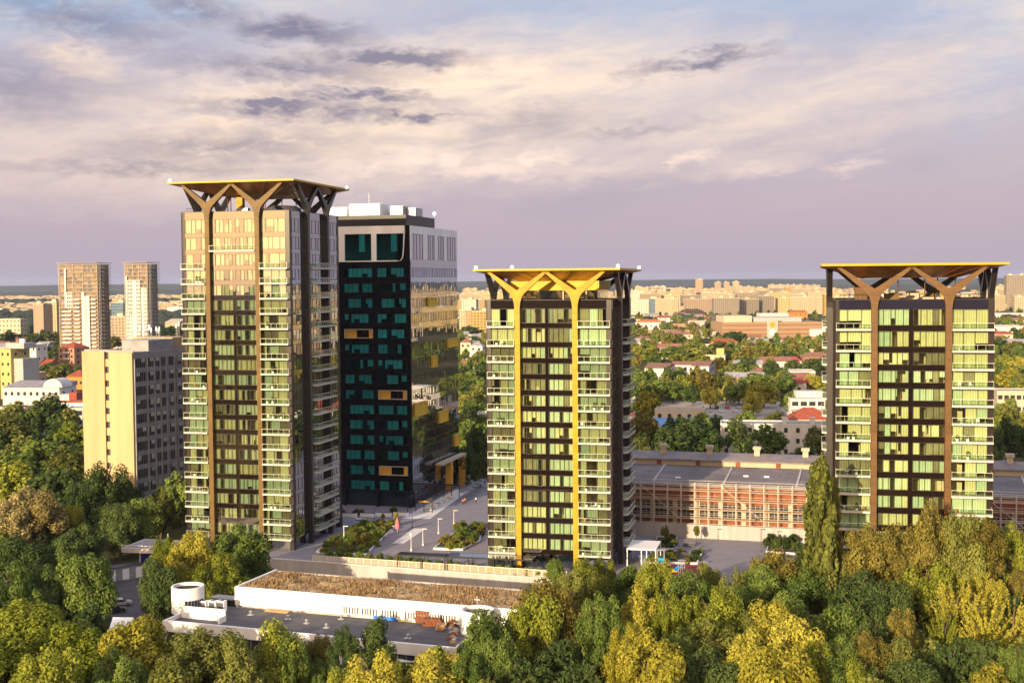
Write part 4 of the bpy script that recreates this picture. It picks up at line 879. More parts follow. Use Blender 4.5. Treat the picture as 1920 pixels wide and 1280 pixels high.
# ---------------------------------------------------------------- trees: crown and trunk prototypes, then individuals
LEAFM = {
    'yellow': LEAF('yellow leaves', (.17, .165, .016), (.47, .43, .075), .25),
    'yellow green': LEAF('yellow green leaves', (.085, .115, .012), (.33, .355, .055), .25),
    'olive': LEAF('olive leaves', (.065, .080, .018), (.245, .26, .065), .25),
    'green': LEAF('green leaves', (.050, .088, .020), (.20, .265, .060), .25),
    'dark green': LEAF('dark green leaves', (.024, .046, .015), (.115, .16, .048), .25),
    'brown': LEAF('russet leaves', (.080, .072, .015), (.27, .235, .058), .25),
    'pale': LEAF('pale straw leaves', (.20, .165, .06), (.46, .40, .18), .25),
}
def crown(seed, nl, size, shape):
    g = random.Random(seed); V, Fc = [], []; ZK = {'broad': .44, 'tall': .40, 'poplar': .17, 'spray': .5, 'cedar': .5}[shape]
    def leaf(c, nrm, s):
        nrm = nrm.normalized(); t = nrm.cross(Vector((g.uniform(-1, 1), g.uniform(-1, 1), g.uniform(-1, 1)))).normalized(); bt = nrm.cross(t)
        o = len(V); k = s * g.uniform(.6, 1.3); l = k * g.uniform(.9, 1.5)
        for a, b in ((-k, -l * .6), (k * .9, -l * .4), (k * .7, l * .5), (-k * .6, l)): q = t * a + bt * b; q.z *= ZK; V.append(c + q)
        Fc.append((o, o + 1, o + 2, o + 3))
    def rv():
        while True:
            v = Vector((g.uniform(-1, 1), g.uniform(-1, 1), g.uniform(-1, 1)))
            if .05 < v.length < 1: return v.normalized()
    cl = []
    if shape == 'broad':
        n = 46
        lob = [(rv(), g.uniform(.72, 1.12)) for _ in range(7)]
        for i in range(n):
            d = rv(); d.z = d.z * .9 + .18; d.normalize()
            w = sum(k * max(0, d.dot(v)) ** 4 for v, k in lob) / (sum(max(0, d.dot(v)) ** 4 for v, k in lob) + 1e-6)
            rr = w * g.uniform(.62, .92) if i > 12 else g.uniform(.2, .55)
            cl.append((Vector((d.x * rr, d.y * rr, .5 + d.z * rr * .5)), g.uniform(.17, .30)))
    elif shape == 'tall':
        for i in range(44):
            z = g.uniform(.05, .95); a = g.uniform(0, 6.28); R_ = (math.sin(min(1, z * 1.25 + .1) * math.pi) ** .6) * g.uniform(.5, .85) if z < .85 else g.uniform(0, .35)
            cl.append((Vector((math.cos(a) * R_, math.sin(a) * R_, z)), g.uniform(.18, .30)))
    elif shape == 'poplar':
        for i in range(210):
            z = g.uniform(.02, .97); a = g.uniform(0, 6.28); R_ = (.25 + .75 * math.sin(min(1, (z * .88 + .08)) * math.pi)) * g.uniform(.25, 1.05)
            cl.append((Vector((math.cos(a) * R_, math.sin(a) * R_, z)), g.uniform(.13, .30)))
    tot = sum(r ** 2 for _, r in cl)
    if shape in ('broad', 'tall', 'poplar'):
        ctr = Vector((0, 0, .5)); zs = .55 if shape == 'broad' else (.42 if shape == 'tall' else .10)
        for c, r in cl:
            m = int(nl * r * r / tot)
            for _ in range(m):
                d = rv(); q = r * (1.05 - .55 * g.random() ** 2)
                p = c + Vector((d.x * q, d.y * q, d.z * q * zs * (2.6 if shape == 'poplar' else 1)))
                leaf(p, d * .9 + rv() * .55 + Vector((0, 0, .25)), size)
    else:                                       # sprays: upswept tufted branches (cedar, honey locust)
        up = 1.0 if shape == 'spray' else .25
        for i in range(95):
            a = g.uniform(0, 6.28); z0 = g.uniform(.05, .85); R_ = (1 - .6 * z0) * g.uniform(.6, 1.0)
            p0 = Vector((0, 0, z0 * .75)); p1 = Vector((math.cos(a) * R_, math.sin(a) * R_, z0 * .75 + (up * .28 + g.uniform(-.05, .12)) * (1 if up > .5 else g.uniform(-.2, .6))))
            for j in range(int(nl / 95)):
                t = .25 + .75 * g.random(); p = p0.lerp(p1, t) + rv() * .055 * (1.25 - t)
                p.z += .10 * t * t * up
                leaf(p, rv() + Vector((math.cos(a) * .4, math.sin(a) * .4, .6)), size * (1.15 - .5 * t))
    zs_ = sorted(v.z for v in V); z0_, z1_ = zs_[int(len(zs_) * .005)], zs_[int(len(zs_) * .995)]; rs_ = sorted(math.hypot(v.x, v.y) for v in V); r1_ = rs_[int(len(rs_) * .985)]
    V = [Vector((v.x / r1_, v.y / r1_, (v.z - z0_) / (z1_ - z0_))) for v in V]
    me = bpy.data.meshes.new('crown'); me.from_pydata([tuple(v) for v in V], [], Fc); me.materials.append(None); me.update(); return me
def trunk(seed):
    g = random.Random(seed); b = MB(); pts = [(0, 0, 0)]; x = y = 0
    for k in range(1, 6): x += g.uniform(-.012, .012); y += g.uniform(-.012, .012); pts.append((x, y, k * .15))
    b.tube(pts, [.030, .024, .020, .016, .012, .006], 8)
    for k in range(6):
        z = .28 + k * .07; a = k * 2.4 + g.random(); r = .24 - k * .02; j = min(int(z / .15), 4)
        b.tube([(pts[j][0], pts[j][1], z), (math.cos(a) * r * .5, math.sin(a) * r * .5, z + .13), (math.cos(a) * r, math.sin(a) * r, z + .24)], [.012, .008, .003], 5)
    return b.mesh('trunk', m_trunk, True)
CR = {('near', 'broad'): [crown(s, 15000, .030, 'broad') for s in range(6)], ('mid', 'broad'): [crown(s + 20, 3200, .062, 'broad') for s in range(5)], ('far', 'broad'): [crown(s + 40, 900, .12, 'broad') for s in range(4)],
      ('near', 'tall'): [crown(s + 60, 13000, .032, 'tall') for s in range(3)], ('mid', 'tall'): [crown(s + 70, 2800, .065, 'tall') for s in range(2)],
      ('near', 'spray'): [crown(s + 80, 9000, .030, 'spray') for s in range(3)], ('near', 'cedar'): [crown(s + 90, 8000, .032, 'cedar') for s in range(2)],
      ('near', 'poplar'): [crown(99, 16000, .085, 'poplar'), crown(98, 16000, .085, 'poplar')], ('mid', 'poplar'): [crown(97, 2600, .16, 'poplar')]}
TR = [trunk(s) for s in range(4)]
TREES = []
TC = 0
def tree_at(x, y, H, r, kind, shape='broad', z=GZ, clear=.16, px=None):
    global TC
    TC += 1
    if shape == 'broad': clear = max(clear, 1 - 2.9 * r / H)
    lod = 'near' if y < 330 else ('mid' if y < 900 else 'far')
    L = CR.get((lod, shape)) or CR.get(('mid', shape)) or CR[(lod, 'broad')]
    me = L[TC % len(L)]
    t = O('tree', None, None, (x, y, z), rnd.uniform(0, 6.28))
    c = O('crown', me, t, (0, 0, H * clear)); c.scale = (r, r * rnd.uniform(.9, 1.1), H * (1 - clear))
    c.material_slots[0].link = 'OBJECT'; c.material_slots[0].material = LEAFM[kind]
    k = O('trunk', TR[TC % 4], t); q = min(H * 1.15, r * (1.3 if shape == 'poplar' else 2.9)); k.scale = (q, q, H * (1.0 if shape == 'poplar' else 1.15))
    TREES.append((t, x / y * F + CX, y, kind, shape, H))
    return t
def tree(px, yt, w, kind, H=15, shape='broad', z=GZ, clear=.16):
    """crown top seen at (px, yt), crown w pixels wide, tree H metres tall standing on z"""
    top = z + H; dy = max(6, yt - hor(px)); p = PY(px, yt, 100); d = ray(px, yt); t = (top - CAMH) / d.z
    x, y = d.x * t, d.y * t
    return tree_at(x, y, H, w / 2 / F * y, kind, shape, z, clear)
Y_, YG, OL, GR, DK, BR, PA_ = 'yellow', 'yellow green', 'olive', 'green', 'dark green', 'brown', 'pale'
NEAR = [
 # left wood, far to near
 (25, 778, 110, OL, 15), (92, 742, 74, DK, 17), (140, 792, 90, YG, 14), (62, 825, 120, GR, 15), (128, 838, 110, OL, 15), (18, 868, 110, YG, 15), (105, 880, 120, DK, 16), (196, 872, 118, DK, 18), (160, 905, 90, DK, 14),
 (60, 915, 120, PA_, 17), (18, 930, 90, PA_, 16), (265, 935, 90, GR, 13), (335, 888, 70, GR, 14), (300, 925, 70, OL, 12), (225, 945, 80, DK, 13), (128, 948, 56, Y_, 11), (150, 985, 110, DK, 13), (40, 1010, 140, DK, 15), (165, 1040, 118, GR, 15), (20, 1065, 120, GR, 14), (95, 1060, 90, DK, 13),
 (50, 1128, 180, YG, 15), (0, 1190, 150, YG, 14), (135, 1168, 150, YG, 14), (265, 1158, 150, Y_, 14), (220, 1220, 120, GR, 12), (90, 1225, 150, YG, 14), (385, 1180, 165, OL, 14), (330, 1215, 120, OL, 13), (450, 1195, 120, OL, 14), (515, 1172, 105, YG, 14), (545, 1190, 70, GR, 13),
 (358, 1000, 110, Y_, 14), (315, 1040, 80, Y_, 12), (455, 988, 112, GR, 15), (425, 1040, 100, YG, 12), (292, 1052, 78, DK, 13), (385, 1062, 80, YG, 11), (480, 1040, 60, GR, 9), (310, 1010, 60, YG, 11),
 (645, 1178, 62, DK, 13), (702, 1160, 84, DK, 14), (596, 1192, 62, BR, 10), (700, 1228, 130, Y_, 12), (640, 1250, 100, YG, 10), (815, 1222, 130, Y_, 11), (880, 1222, 70, GR, 11), (915, 1150, 118, GR, 14), (945, 1195, 90, GR, 12), (570, 1225, 70, GR, 9), (600, 1240, 60, GR, 8), (850, 1245, 70, YG, 9), (925, 1240, 90, DK, 9),
 # wood right of the white building
 (1030, 1088, 130, BR, 16), (1000, 1120, 110, YG, 15), (1062, 1110, 90, BR, 15), (1125, 1122, 96, GR, 15), (990, 1232, 130, DK, 11, 'cedar'), (1090, 1245, 120, DK, 11, 'cedar'), (1045, 1200, 120, DK, 12), (1092, 1052, 70, YG, 12), (1130, 1048, 60, YG, 11), (1065, 1075, 90, OL, 12), (1120, 1075, 80, OL, 12), (1040, 1050, 36, GR, 7), (1172, 1062, 80, GR, 11), (1220, 1052, 84, YG, 13), (1200, 1100, 96, Y_, 15), (1265, 1122, 84, YG, 15), (1180, 1170, 80, Y_, 15), (1225, 1190, 120, Y_, 15), (1255, 1235, 100, Y_, 14), (1170, 1210, 90, Y_, 13), (1150, 1170, 90, GR, 13), (1270, 1190, 80, GR, 13),
 (1340, 1104, 118, YG, 16), (1325, 1160, 130, OL, 14), (1290, 1075, 96, GR, 12), (1325, 1058, 56, OL, 11), (1375, 1072, 74, OL, 12), (1400, 1100, 80, GR, 13), (1440, 1062, 120, GR, 12), (1458, 1030, 110, BR, 14), (1412, 1150, 90, OL, 14), (1335, 1225, 120, DK, 12), (1300, 1240, 100, DK, 11), (1415, 1058, 60, YG, 9),
 (1445, 1132, 130, Y_, 16), (1400, 1190, 120, Y_, 14), (1490, 1165, 130, Y_, 15), (1440, 1220, 170, Y_, 14), (1530, 1205, 80, YG, 13), (1500, 1240, 100, Y_, 12), (1535, 1020, 62, YG, 9), (1520, 1070, 100, GR, 13), (1480, 1110, 90, GR, 13),
 (1537, 868, 60, OL, 27, 'poplar', GZ, .04), (1562, 905, 40, BR, 22, 'poplar', GZ, .04), (1595, 1045, 90, OL, 14), (1632, 985, 110, BR, 15), (1690, 990, 90, BR, 14), (1610, 1075, 120, DK, 14), (1655, 1095, 110, DK, 14), (1745, 950, 110, BR, 16), (1800, 965, 100, OL, 15), (1845, 975, 90, BR, 15), (1895, 985, 80, YG, 15), (1720, 1008, 130, Y_, 16), (1790, 1015, 140, Y_, 16), (1745, 1060, 120, YG, 15), (1815, 1060, 90, Y_, 14), (1690, 1060, 80, OL, 13), (1880, 1030, 90, DK, 13), (1912, 1072, 56, BR, 12), (1860, 1090, 60, Y_, 12), (1900, 1120, 70, DK, 12),
 (1795, 1095, 130, Y_, 14, 'spray'), (1850, 1130, 130, Y_, 14, 'spray'), (1900, 1125, 110, Y_, 13, 'spray'), (1770, 1150, 80, YG, 12, 'spray'),
 (1590, 1130, 116, GR, 14), (1640, 1150, 90, DK, 13), (1692, 1148, 84, BR, 13), (1628, 1188, 84, BR, 13), (1580, 1190, 70, GR, 13), (1720, 1240, 130, DK, 12), (1680, 1200, 90, OL, 12), (1780, 1195, 130, DK, 13, 'cedar'), (1840, 1205, 120, DK, 12, 'cedar'), (1900, 1212, 80, GR, 13), (1855, 1250, 110, Y_, 11), (1610, 1240, 84, YG, 11), (1560, 1235, 80, GR, 11), (1660, 1250, 90, DK, 10), (1920, 1250, 60, YG, 10),
]
for t in NEAR:                                  # the wood rises in front of the brown tower: taller trees there
    px, yt, w, kind, H = t[:5]
    if px > 1500 and yt < 1030:
        Yw = 221 + (px * 7) % 9; d = ray(px, yt); zt = CAMH + d.z * Yw / d.y; H = zt - GZ; t = (px, yt, w, kind, H, *t[5:])
    tree(*t)
MID = [
 # behind the middle tower and round the school
 (1214, 732, 56, Y_, 16), (1205, 775, 60, BR, 15), (1195, 705, 60, GR, 13), (1232, 710, 60, GR, 12), (1262, 712, 50, GR, 12), (1240, 690, 34, DK, 10), (1322, 698, 54, BR, 14), (1332, 725, 40, Y_, 11), (1362, 712, 34, Y_, 12), (1298, 720, 40, DK, 11), (1395, 672, 70, DK, 15), (1420, 700, 80, GR, 13), (1385, 715, 70, GR, 12), (1432, 712, 74, Y_, 14), (1412, 735, 60, Y_, 11), (1470, 700, 54, GR, 13), (1485, 735, 44, GR, 11), (1525, 700, 48, Y_, 11), (1515, 672, 60, DK, 13), (1548, 720, 40, YG, 11),
 (1290, 788, 130, DK, 15), (1250, 800, 60, DK, 13), (1335, 805, 50, DK, 12), (1386, 784, 62, DK, 15), (1440, 797, 84, GR, 14), (1528, 800, 46, OL, 13), (1400, 770, 44, GR, 10), (1455, 770, 46, OL, 9), (1500, 838, 70, DK, 8), (1345, 778, 40, DK, 8), (1202, 820, 50, OL, 14),
 (1200, 618, 40, OL, 15), (1240, 622, 44, OL, 15), (1275, 628, 40, OL, 14), (1222, 648, 46, YG, 14), (1262, 650, 50, GR, 13), (1300, 640, 56, OL, 15), (1330, 648, 46, OL, 14), (1352, 640, 50, OL, 14), (1378, 622, 54, DK, 15), (1402, 650, 48, BR, 13), (1425, 636, 26, OL, 20, 'poplar'), (1440, 640, 40, YG, 15), (1462, 642, 46, GR, 14), (1490, 640, 44, BR, 14), (1512, 630, 50, OL, 15), (1540, 642, 40, BR, 13), (1475, 658, 50, DK, 13), (1310, 665, 50, YG, 11), (1230, 665, 44, GR, 11), (1450, 676, 44, DK, 12), (1485, 676, 40, DK, 12), (1545, 668, 34, DK, 12), (1270, 662, 40, YG, 11), (1195, 650, 34, YG, 13), (1345, 670, 40, BR, 10),
 # between the office and the middle tower
 (880, 612, 50, DK, 14), (900, 640, 34, YG, 11), (866, 625, 30, GR, 12), (892, 668, 34, OL, 11), (868, 700, 44, OL, 13), (895, 705, 44, GR, 13), (872, 742, 30, Y_, 11), (888, 750, 50, GR, 13), (872, 790, 60, GR, 14), (898, 800, 50, DK, 14), (872, 838, 56, DK, 14), (900, 850, 40, DK, 13), (888, 882, 30, GR, 4), (866, 888, 30, GR, 5),
 # right of the brown tower
 (1878, 636, 44, DK, 14), (1905, 640, 36, OL, 13), (1882, 662, 46, YG, 14), (1912, 668, 40, Y_, 13), (1890, 690, 50, Y_, 13), (1916, 700, 30, OL, 12), (1875, 690, 30, GR, 12), (1892, 782, 70, DK, 16), (1918, 800, 40, DK, 14), (1868, 805, 40, DK, 14), (1908, 655, 34, GR, 12),
 # houses at far left
 (20, 622, 50, DK, 14), (60, 625, 50, DK, 14), (95, 622, 50, OL, 14), (125, 630, 44, DK, 14), (155, 628, 50, DK, 15), (185, 625, 50, DK, 14), (210, 632, 40, OL, 13), (320, 612, 50, DK, 15), (335, 635, 40, GR, 12), (275, 605, 22, OL, 22, 'poplar'), (300, 625, 44, DK, 14), (75, 648, 44, DK, 13), (110, 650, 40, DK, 13), (60, 668, 40, DK, 12), (90, 680, 40, DK, 12), (35, 676, 20, DK, 13, 'poplar'), (115, 678, 56, OL, 14), (145, 685, 40, DK, 12), (60, 690, 30, GR, 8), (8, 770, 60, OL, 13), (70, 765, 50, GR, 12), (110, 785, 50, GR, 11), (150, 800, 60, DK, 12), (250, 620, 40, DK, 14), (230, 628, 40, OL, 12),
]
for t in MID: tree(*t)
# the wood floor between the named crowns: lower, darker trees fill the gaps and merge into one mass
g = random.Random(31); taken = [(t[0].location.x, t[0].location.y) for t in TREES]
class Mass:
    def __init__(s): s.b = {}
    def put(s, x, y, h, r, kind, lod):
        me = g.choice(CR[(lod, 'broad')]); b = s.b.setdefault(kind, MB()); a = g.uniform(0, 6.28); ca, sa = math.cos(a) * r, math.sin(a) * r; o = len(b.v)
        b.v += [(x + v.co.x * ca - v.co.y * sa, y + v.co.x * sa + v.co.y * ca, GZ + h * .1 + v.co.z * h * .9) for v in me.vertices]
        b.f += [tuple(i + o for i in p.vertices) for p in me.polygons]; b.m += [0] * len(me.polygons)
MASS = Mass()
def fill(n, px0, px1, py0, py1, H, kinds, mind, avoid=(), lod='far'):
    c = 0
    for _ in range(n * 40):
        if c >= n: break
        px, py = g.uniform(px0, px1), g.uniform(py0, py1); p = PZ(px, py, GZ)
        if any(a[0] < px < a[1] and a[2] < py < a[3] for a in avoid): continue
        if any((p.x - x) ** 2 + (p.y - y) ** 2 < mind * mind for x, y in taken): continue
        taken.append((p.x, p.y)); h = H * g.uniform(.75, 1.1); MASS.put(p.x, p.y, h, h * g.uniform(.30, .44), g.choice(kinds), lod); c += 1
fill(26, -40, 190, 1150, 1420, 9, [DK, GR, OL], 5, [(150, 330, 1040, 1200)], 'mid')
fill(22, -20, 250, 930, 1150, 10, [DK, DK, GR], 5, [(170, 330, 1040, 1200)], 'mid')
fill(16, 200, 345, 880, 1000, 9, [DK, DK, GR], 5, (), 'mid')
fill(40, -20, 150, 800, 930, 11, [DK, GR, OL], 7)
fill(30, 960, 1500, 1210, 1440, 9, [DK, GR, DK, OL], 5, (), 'mid')
fill(40, 1490, 1960, 1100, 1440, 10, [DK, GR, DK, OL], 5, (), 'mid')
fill(14, 330, 960, 1310, 1450, 8, [GR, OL, YG], 5, (), 'mid')
av = [(1195, 1360, 668, 724), (1330, 1560, 740, 862), (1210, 1330, 750, 825), (1470, 1560, 690, 805), (1300, 1450, 752, 788)]
fill(120, 1185, 1565, 655, 775, 12, [OL, GR, DK, YG, BR, GR], 9, av)
fill(30, 1185, 1565, 775, 862, 10, [DK, GR, DK], 6, av)
fill(110, 1185, 1935, 602, 660, 13, [OL, GR, DK, BR], 14, [(1350, 1550, 590, 650), (1570, 1850, 500, 900)])
fill(60, -10, 345, 628, 730, 12, [DK, GR, OL], 10, [(-10, 62, 640, 762), (95, 175, 640, 722), (0, 160, 700, 810)])
fill(60, 858, 908, 590, 870, 12, [DK, GR, OL], 6)
fill(24, 1862, 1925, 630, 820, 12, [OL, YG, GR], 8)
fill(90, 1190, 1560, 585, 606, 9, [DK, OL, GR], 22); fill(30, 858, 910, 585, 612, 10, [DK, OL, GR], 20); fill(24, 1860, 1925, 585, 610, 10, [DK, OL, GR], 20)
# the park behind the viewer, seen mirrored in the glass
for _ in range(520):
    y = g.uniform(-1300, 70); x = g.uniform(-300, 140) + min(0, y) * g.uniform(.2, 1.3); h = g.uniform(13, 19); MASS.put(x, y, h, h * .42, DK, 'far')
for kind, b in MASS.b.items():
    me = bpy.data.meshes.new('tree_mass'); me.from_pydata(b.v, [], b.f); me.materials.append(LEAFM[kind]); me.update()
    tag(O('tree_mass', me), 'mass of %s lower trees filling the woods' % kind, 'trees', kind='stuff')
# ---------------------------------------------------------------- houses and blocks
WS = {}
def small_window(w, h, frame, cols=2):
    k = (round(w, 1), round(h, 1), frame.name, cols)
    if k not in WS:
        b = MB(); b.box(0, w, -.06, -.02, 0, h, 1); t = max(.08, w * .06)
        b.box(-t, w + t, -.10, -.01, h, h + t, 0); b.box(-t, w + t, -.14, -.01, -t, 0, 0); b.box(-t, 0, -.10, -.01, 0, h, 0); b.box(w, w + t, -.10, -.01, 0, h, 0)
        for q in range(1, cols): b.box(w * q / cols - t / 3, w * q / cols + t / 3, -.09, -.061, 0, h, 0)
        WS[k] = b.mesh('window', [frame, m_winblue])
    return WS[k]
def house(label, px0, px1, yt, yb, yaw, D, wall, roof='flat', rmat=None, rows=2, cols=4, ww=1.2, wh=1.5, rh=2.5, cat='house', name='house', sidec=2, parapet=True, gz=GZ, frame=None, over=.4, base=None):
    p = PZ((px0 + px1) / 2, yb, gz); Y = p.y; W = (px1 - px0) / F * Y / math.cos(R(yaw) + math.atan2(p.x, Y) * 0); H = (yb - yt) / F * Y
    W = max(4, W - abs(math.sin(R(yaw))) * D * .6)
    r = thing(name, label, cat, (p.x, Y, gz), -R(yaw))
    b = MB(); b.box(-W / 2, W / 2, 0, D, 0, H, 0); b.build('wall', wall, r)
    q = MB(); rmat = rmat or m_flatroof
    if roof == 'flat':
        q.box(-W / 2 + .35, W / 2 - .35, .35, D - .35, H + .003, H + .06, 0)
        for a in ((-W / 2 - .08, W / 2 + .08, -.08, .35), (-W / 2 - .08, W / 2 + .08, D - .35, D + .08), (-W / 2 - .08, -W / 2 + .35, .351, D - .351), (W / 2 - .35, W / 2 + .08, .351, D - .351)): q.box(*a, H - .25, H + .45, 1)
    elif roof == 'gable':
        q.prism([(-over, H), (D + over, H), (D / 2, H + rh)], -W / 2 - over, W / 2 + over, 'yz', 0)
    elif roof == 'shed':
        q.prism([(-over, H), (D + over, H), (D + over, H + rh)], -W / 2 - over, W / 2 + over, 'yz', 0)
    else:
        o = over; i = min(D, W) / 2; a = W / 2 + o
        q.add([(-a, -o, H), (a, -o, H), (a, D + o, H), (-a, D + o, H), (-a + i, D / 2, H + rh), (a - i, D / 2, H + rh)], ((0, 1, 5, 4), (1, 2, 5), (2, 3, 4, 5), (3, 0, 4), (3, 2, 1, 0)), 0)
    q.build('roof', [rmat, wall], r)
    fr = frame or m_frame; fl = H / max(1, rows)
    wm_ = small_window(ww, wh, fr)
    for j in range(rows):
        z = j * fl + (fl - wh) * .55
        for i in range(cols): O('window', wm_, r, (-W / 2 + W * (i + .5) / cols - ww / 2, 0, z))
        for i in range(sidec): O('window', wm_, r, M=Matrix.Translation((W / 2, D * (i + .5) / sidec - ww / 2, z)) @ Matrix.Rotation(R(90), 4, 'Z'))
    return r, W, H, Y
m_pink = M('pink render', (.33, .18, .12), .85, var=.1); m_peach = M('peach render', (.36, .26, .17), .85, var=.1); m_yell = M('yellow render', (.40, .33, .13), .85, var=.1); m_orange_r = M('orange render', (.42, .19, .04), .85, var=.1)
m_bluew = M('pale blue render', (.42, .52, .62), .8, var=.1); m_greyw = M('grey render', (.33, .32, .31), .85, var=.15); m_tan = M('tan render', (.27, .18, .10), .85, var=.12)
# left
r, W, H, Y = house('yellow stepped apartment house at the left edge with curved balconies', -6, 30, 655, 748, 25, 14, m_yell, rows=5, cols=2, cat='apartment house', name='apartment_house')
b = MB(); b.box(-W / 2 + .5, W / 2 + 6, 4, 13, H + .5, H + 3.6); b.box(W / 2 + .01, W / 2 + 7, 2, 14, 0, H - 5); b.build('annex', [m_greyw], r)
b = MB(); b.lathe([(1.6, 0), (1.6, 2.2), (.01, 2.4)], 14, 0, (W / 2 + 1, 8, H + 3.6)); b.build('water_tank', m_whiteclean, r)
house('white roof terrace house behind the yellow stepped house', 36, 74, 646, 700, 20, 12, m_whitefar, rows=3, cols=3)
r, W, H, Y = house('tall pink and white house with a dark red hipped roof', 102, 148, 652, 695, 28, 15, m_pink, 'hip', m_redroof, 4, 3, 1.6, 1.8, 4.0)
b = MB()
for j in range(3): b.box(-2, 4, -1.4, -.02, 4 + j * 4.6, 4.3 + j * 4.6); b.box(-2, 4, -1.4, -1.3, 4.3 + j * 4.6, 5.2 + j * 4.6)
b.build('balcony', m_whitefar, r)
house('low brown roofed house behind the red roofed cottage', 48, 78, 672, 690, 15, 12, m_cream, 'hip', m_brownroof, 1, 3, 1.4, 1.5, 3.2)
house('small white cottage with a bright red gable roof', 68, 96, 684, 700, 20, 12, m_cream, 'gable', m_redroof, 1, 3, 1.4, 1.5, 4.0)
house('orange house with red roof beside the concrete block', 122, 160, 706, 730, 10, 12, m_orange_r, 'hip', m_redroof, 1, 3, 1.4, 1.6, 4)
house('beige flat topped building behind the long white clinic', 20, 66, 700, 728, 18, 14, m_peach, rows=1, cols=5)
r, W, H, Y = house('long white clinic with a grey roof and red trimmed bays', 0, 118, 726, 776, 8, 18, m_whitefar, 'shed', m_flatroof, 2, 9, 1.3, 1.6, 2.2, cat='clinic', name='clinic')
b = MB(); b.box(W / 2 - 6, W / 2 + 14, -2, 12, 0, H * .45, 0); b.box(W / 2 - 6.2, W / 2 + 14.2, -2.2, -2.02, H * .45, H * .45 + 1.2, 1); b.box(W / 2 + 6, W / 2 + 10, -1.9, 5, H * .45 + 1.3, H * .45 + 5, 1); b.box(W / 2 + .1, W / 2 + 6, -1.5, 8, H * .45 + .01, H * .45 + 4, 2)
b.build('bay', [m_bluew, m_redroof, m_whitefar], r)
b = MB(); b.prism([(W / 2 - 8 + 0, H)] + [(W / 2 - 4 + 5 * math.cos(R(a)), H + 4.2 * math.sin(R(a))) for a in range(0, 181, 20)], 1, 12, 'xz'); b.build('vault', m_whitefar, r)
r, W, H, Y = house('cream two storey house left of the dark tree below the clinic', -8, 52, 764, 800, 6, 12, m_cream, rows=2, cols=5)
house('small white bay windowed house against the concrete block', 126, 158, 766, 800, -12, 12, m_whitefar, rows=2, cols=2, ww=2.2, wh=1.8)
house('white slab building at the far left edge of the wood', -6, 42, 598, 632, 12, 14, m_cream, rows=4, cols=6, ww=1.6, cat='apartment house', name='apartment_house')
house('cream gabled shed with an orange end right of the unfinished towers', 306, 340, 604, 626, 10, 40, m_peach, 'gable', m_cream, 1, 2, 2, 2, 4, cat='shed', name='shed')
house('white warehouse right of the smaller unfinished tower', 314, 350, 576, 594, 0, 40, m_whitefar, rows=1, cols=3, ww=3, cat='warehouse', name='warehouse')
# apartment blocks and unfinished towers at left
def block(label, px0, px1, yt, Y, yaw, D, mat, cat='apartment block', name='apartment_block', group=None, gz=GZ, roof=None):
    p = PY((px0 + px1) / 2, yt, Y); W = (px1 - px0) / F * Y; H = p.z - gz
    r = thing(name, label, cat, (p.x, Y, gz), -R(yaw), group)
    b = MB(); b.box(-W / 2, W / 2, 0, D, 0, H); b.build('wall', mat, r)
    t = MB(); t.box(-W / 2 - .2, W / 2 + .2, -.2, D + .2, H + .003, H + .8)
    g = random.Random(int(px0 * 7 + Y))
    for k in range(max(1, int(W / 22))):
        x = -W / 2 + W * (k + g.uniform(.3, .7)) / max(1, int(W / 22)); t.box(x - 3, x + 3, D * .3, D * .7, H + .81, H + 3.6)
    t.build('roof', roof or m_cream, r); return r, W, H
f_cream = FACADE('cream flats', (.42, .36, .235), fl=3, bay=3.4); f_yell = FACADE('yellow flats', (.46, .36, .17), fl=3, bay=3.2, fz=(.25, .8)); f_pink = FACADE('pink flats', (.39, .29, .205), fl=3, bay=3.6); f_orange = FACADE('orange flats', (.40, .27, .09), fl=3.2, bay=4, fs=(.2, .8))
f_white = FACADE('white flats', (.52, .48, .41), fl=3, bay=3.2); f_grey = FACADE('grey flats', (.28, .235, .18), fl=3, bay=3.5, fz=(.2, .85)); f_stripe = FACADE('banded flats', (.44, .375, .25), fl=3, bay=3.0, stripe=(26, .5, (.33, .22, .13))); f_blue = FACADE('blue glass offices', (.18, .26, .34), (.04, .07, .10), fl=3.6, bay=2, fz=(.1, .9), fs=(.08, .92))
block('left half of the cream apartment pair by the larger unfinished tower', 60, 83, 570, 1560, 20, 14, f_pink); block('right half of the cream apartment pair by the larger unfinished tower', 84, 108, 566, 1570, 20, 14, f_cream)
block('small blue glass office between the two unfinished towers', 207, 232, 568, 1500, 10, 20, f_blue, 'office', 'office_building'); block('pinkish low block below the small blue glass office', 206, 236, 594, 1300, 10, 20, f_pink)
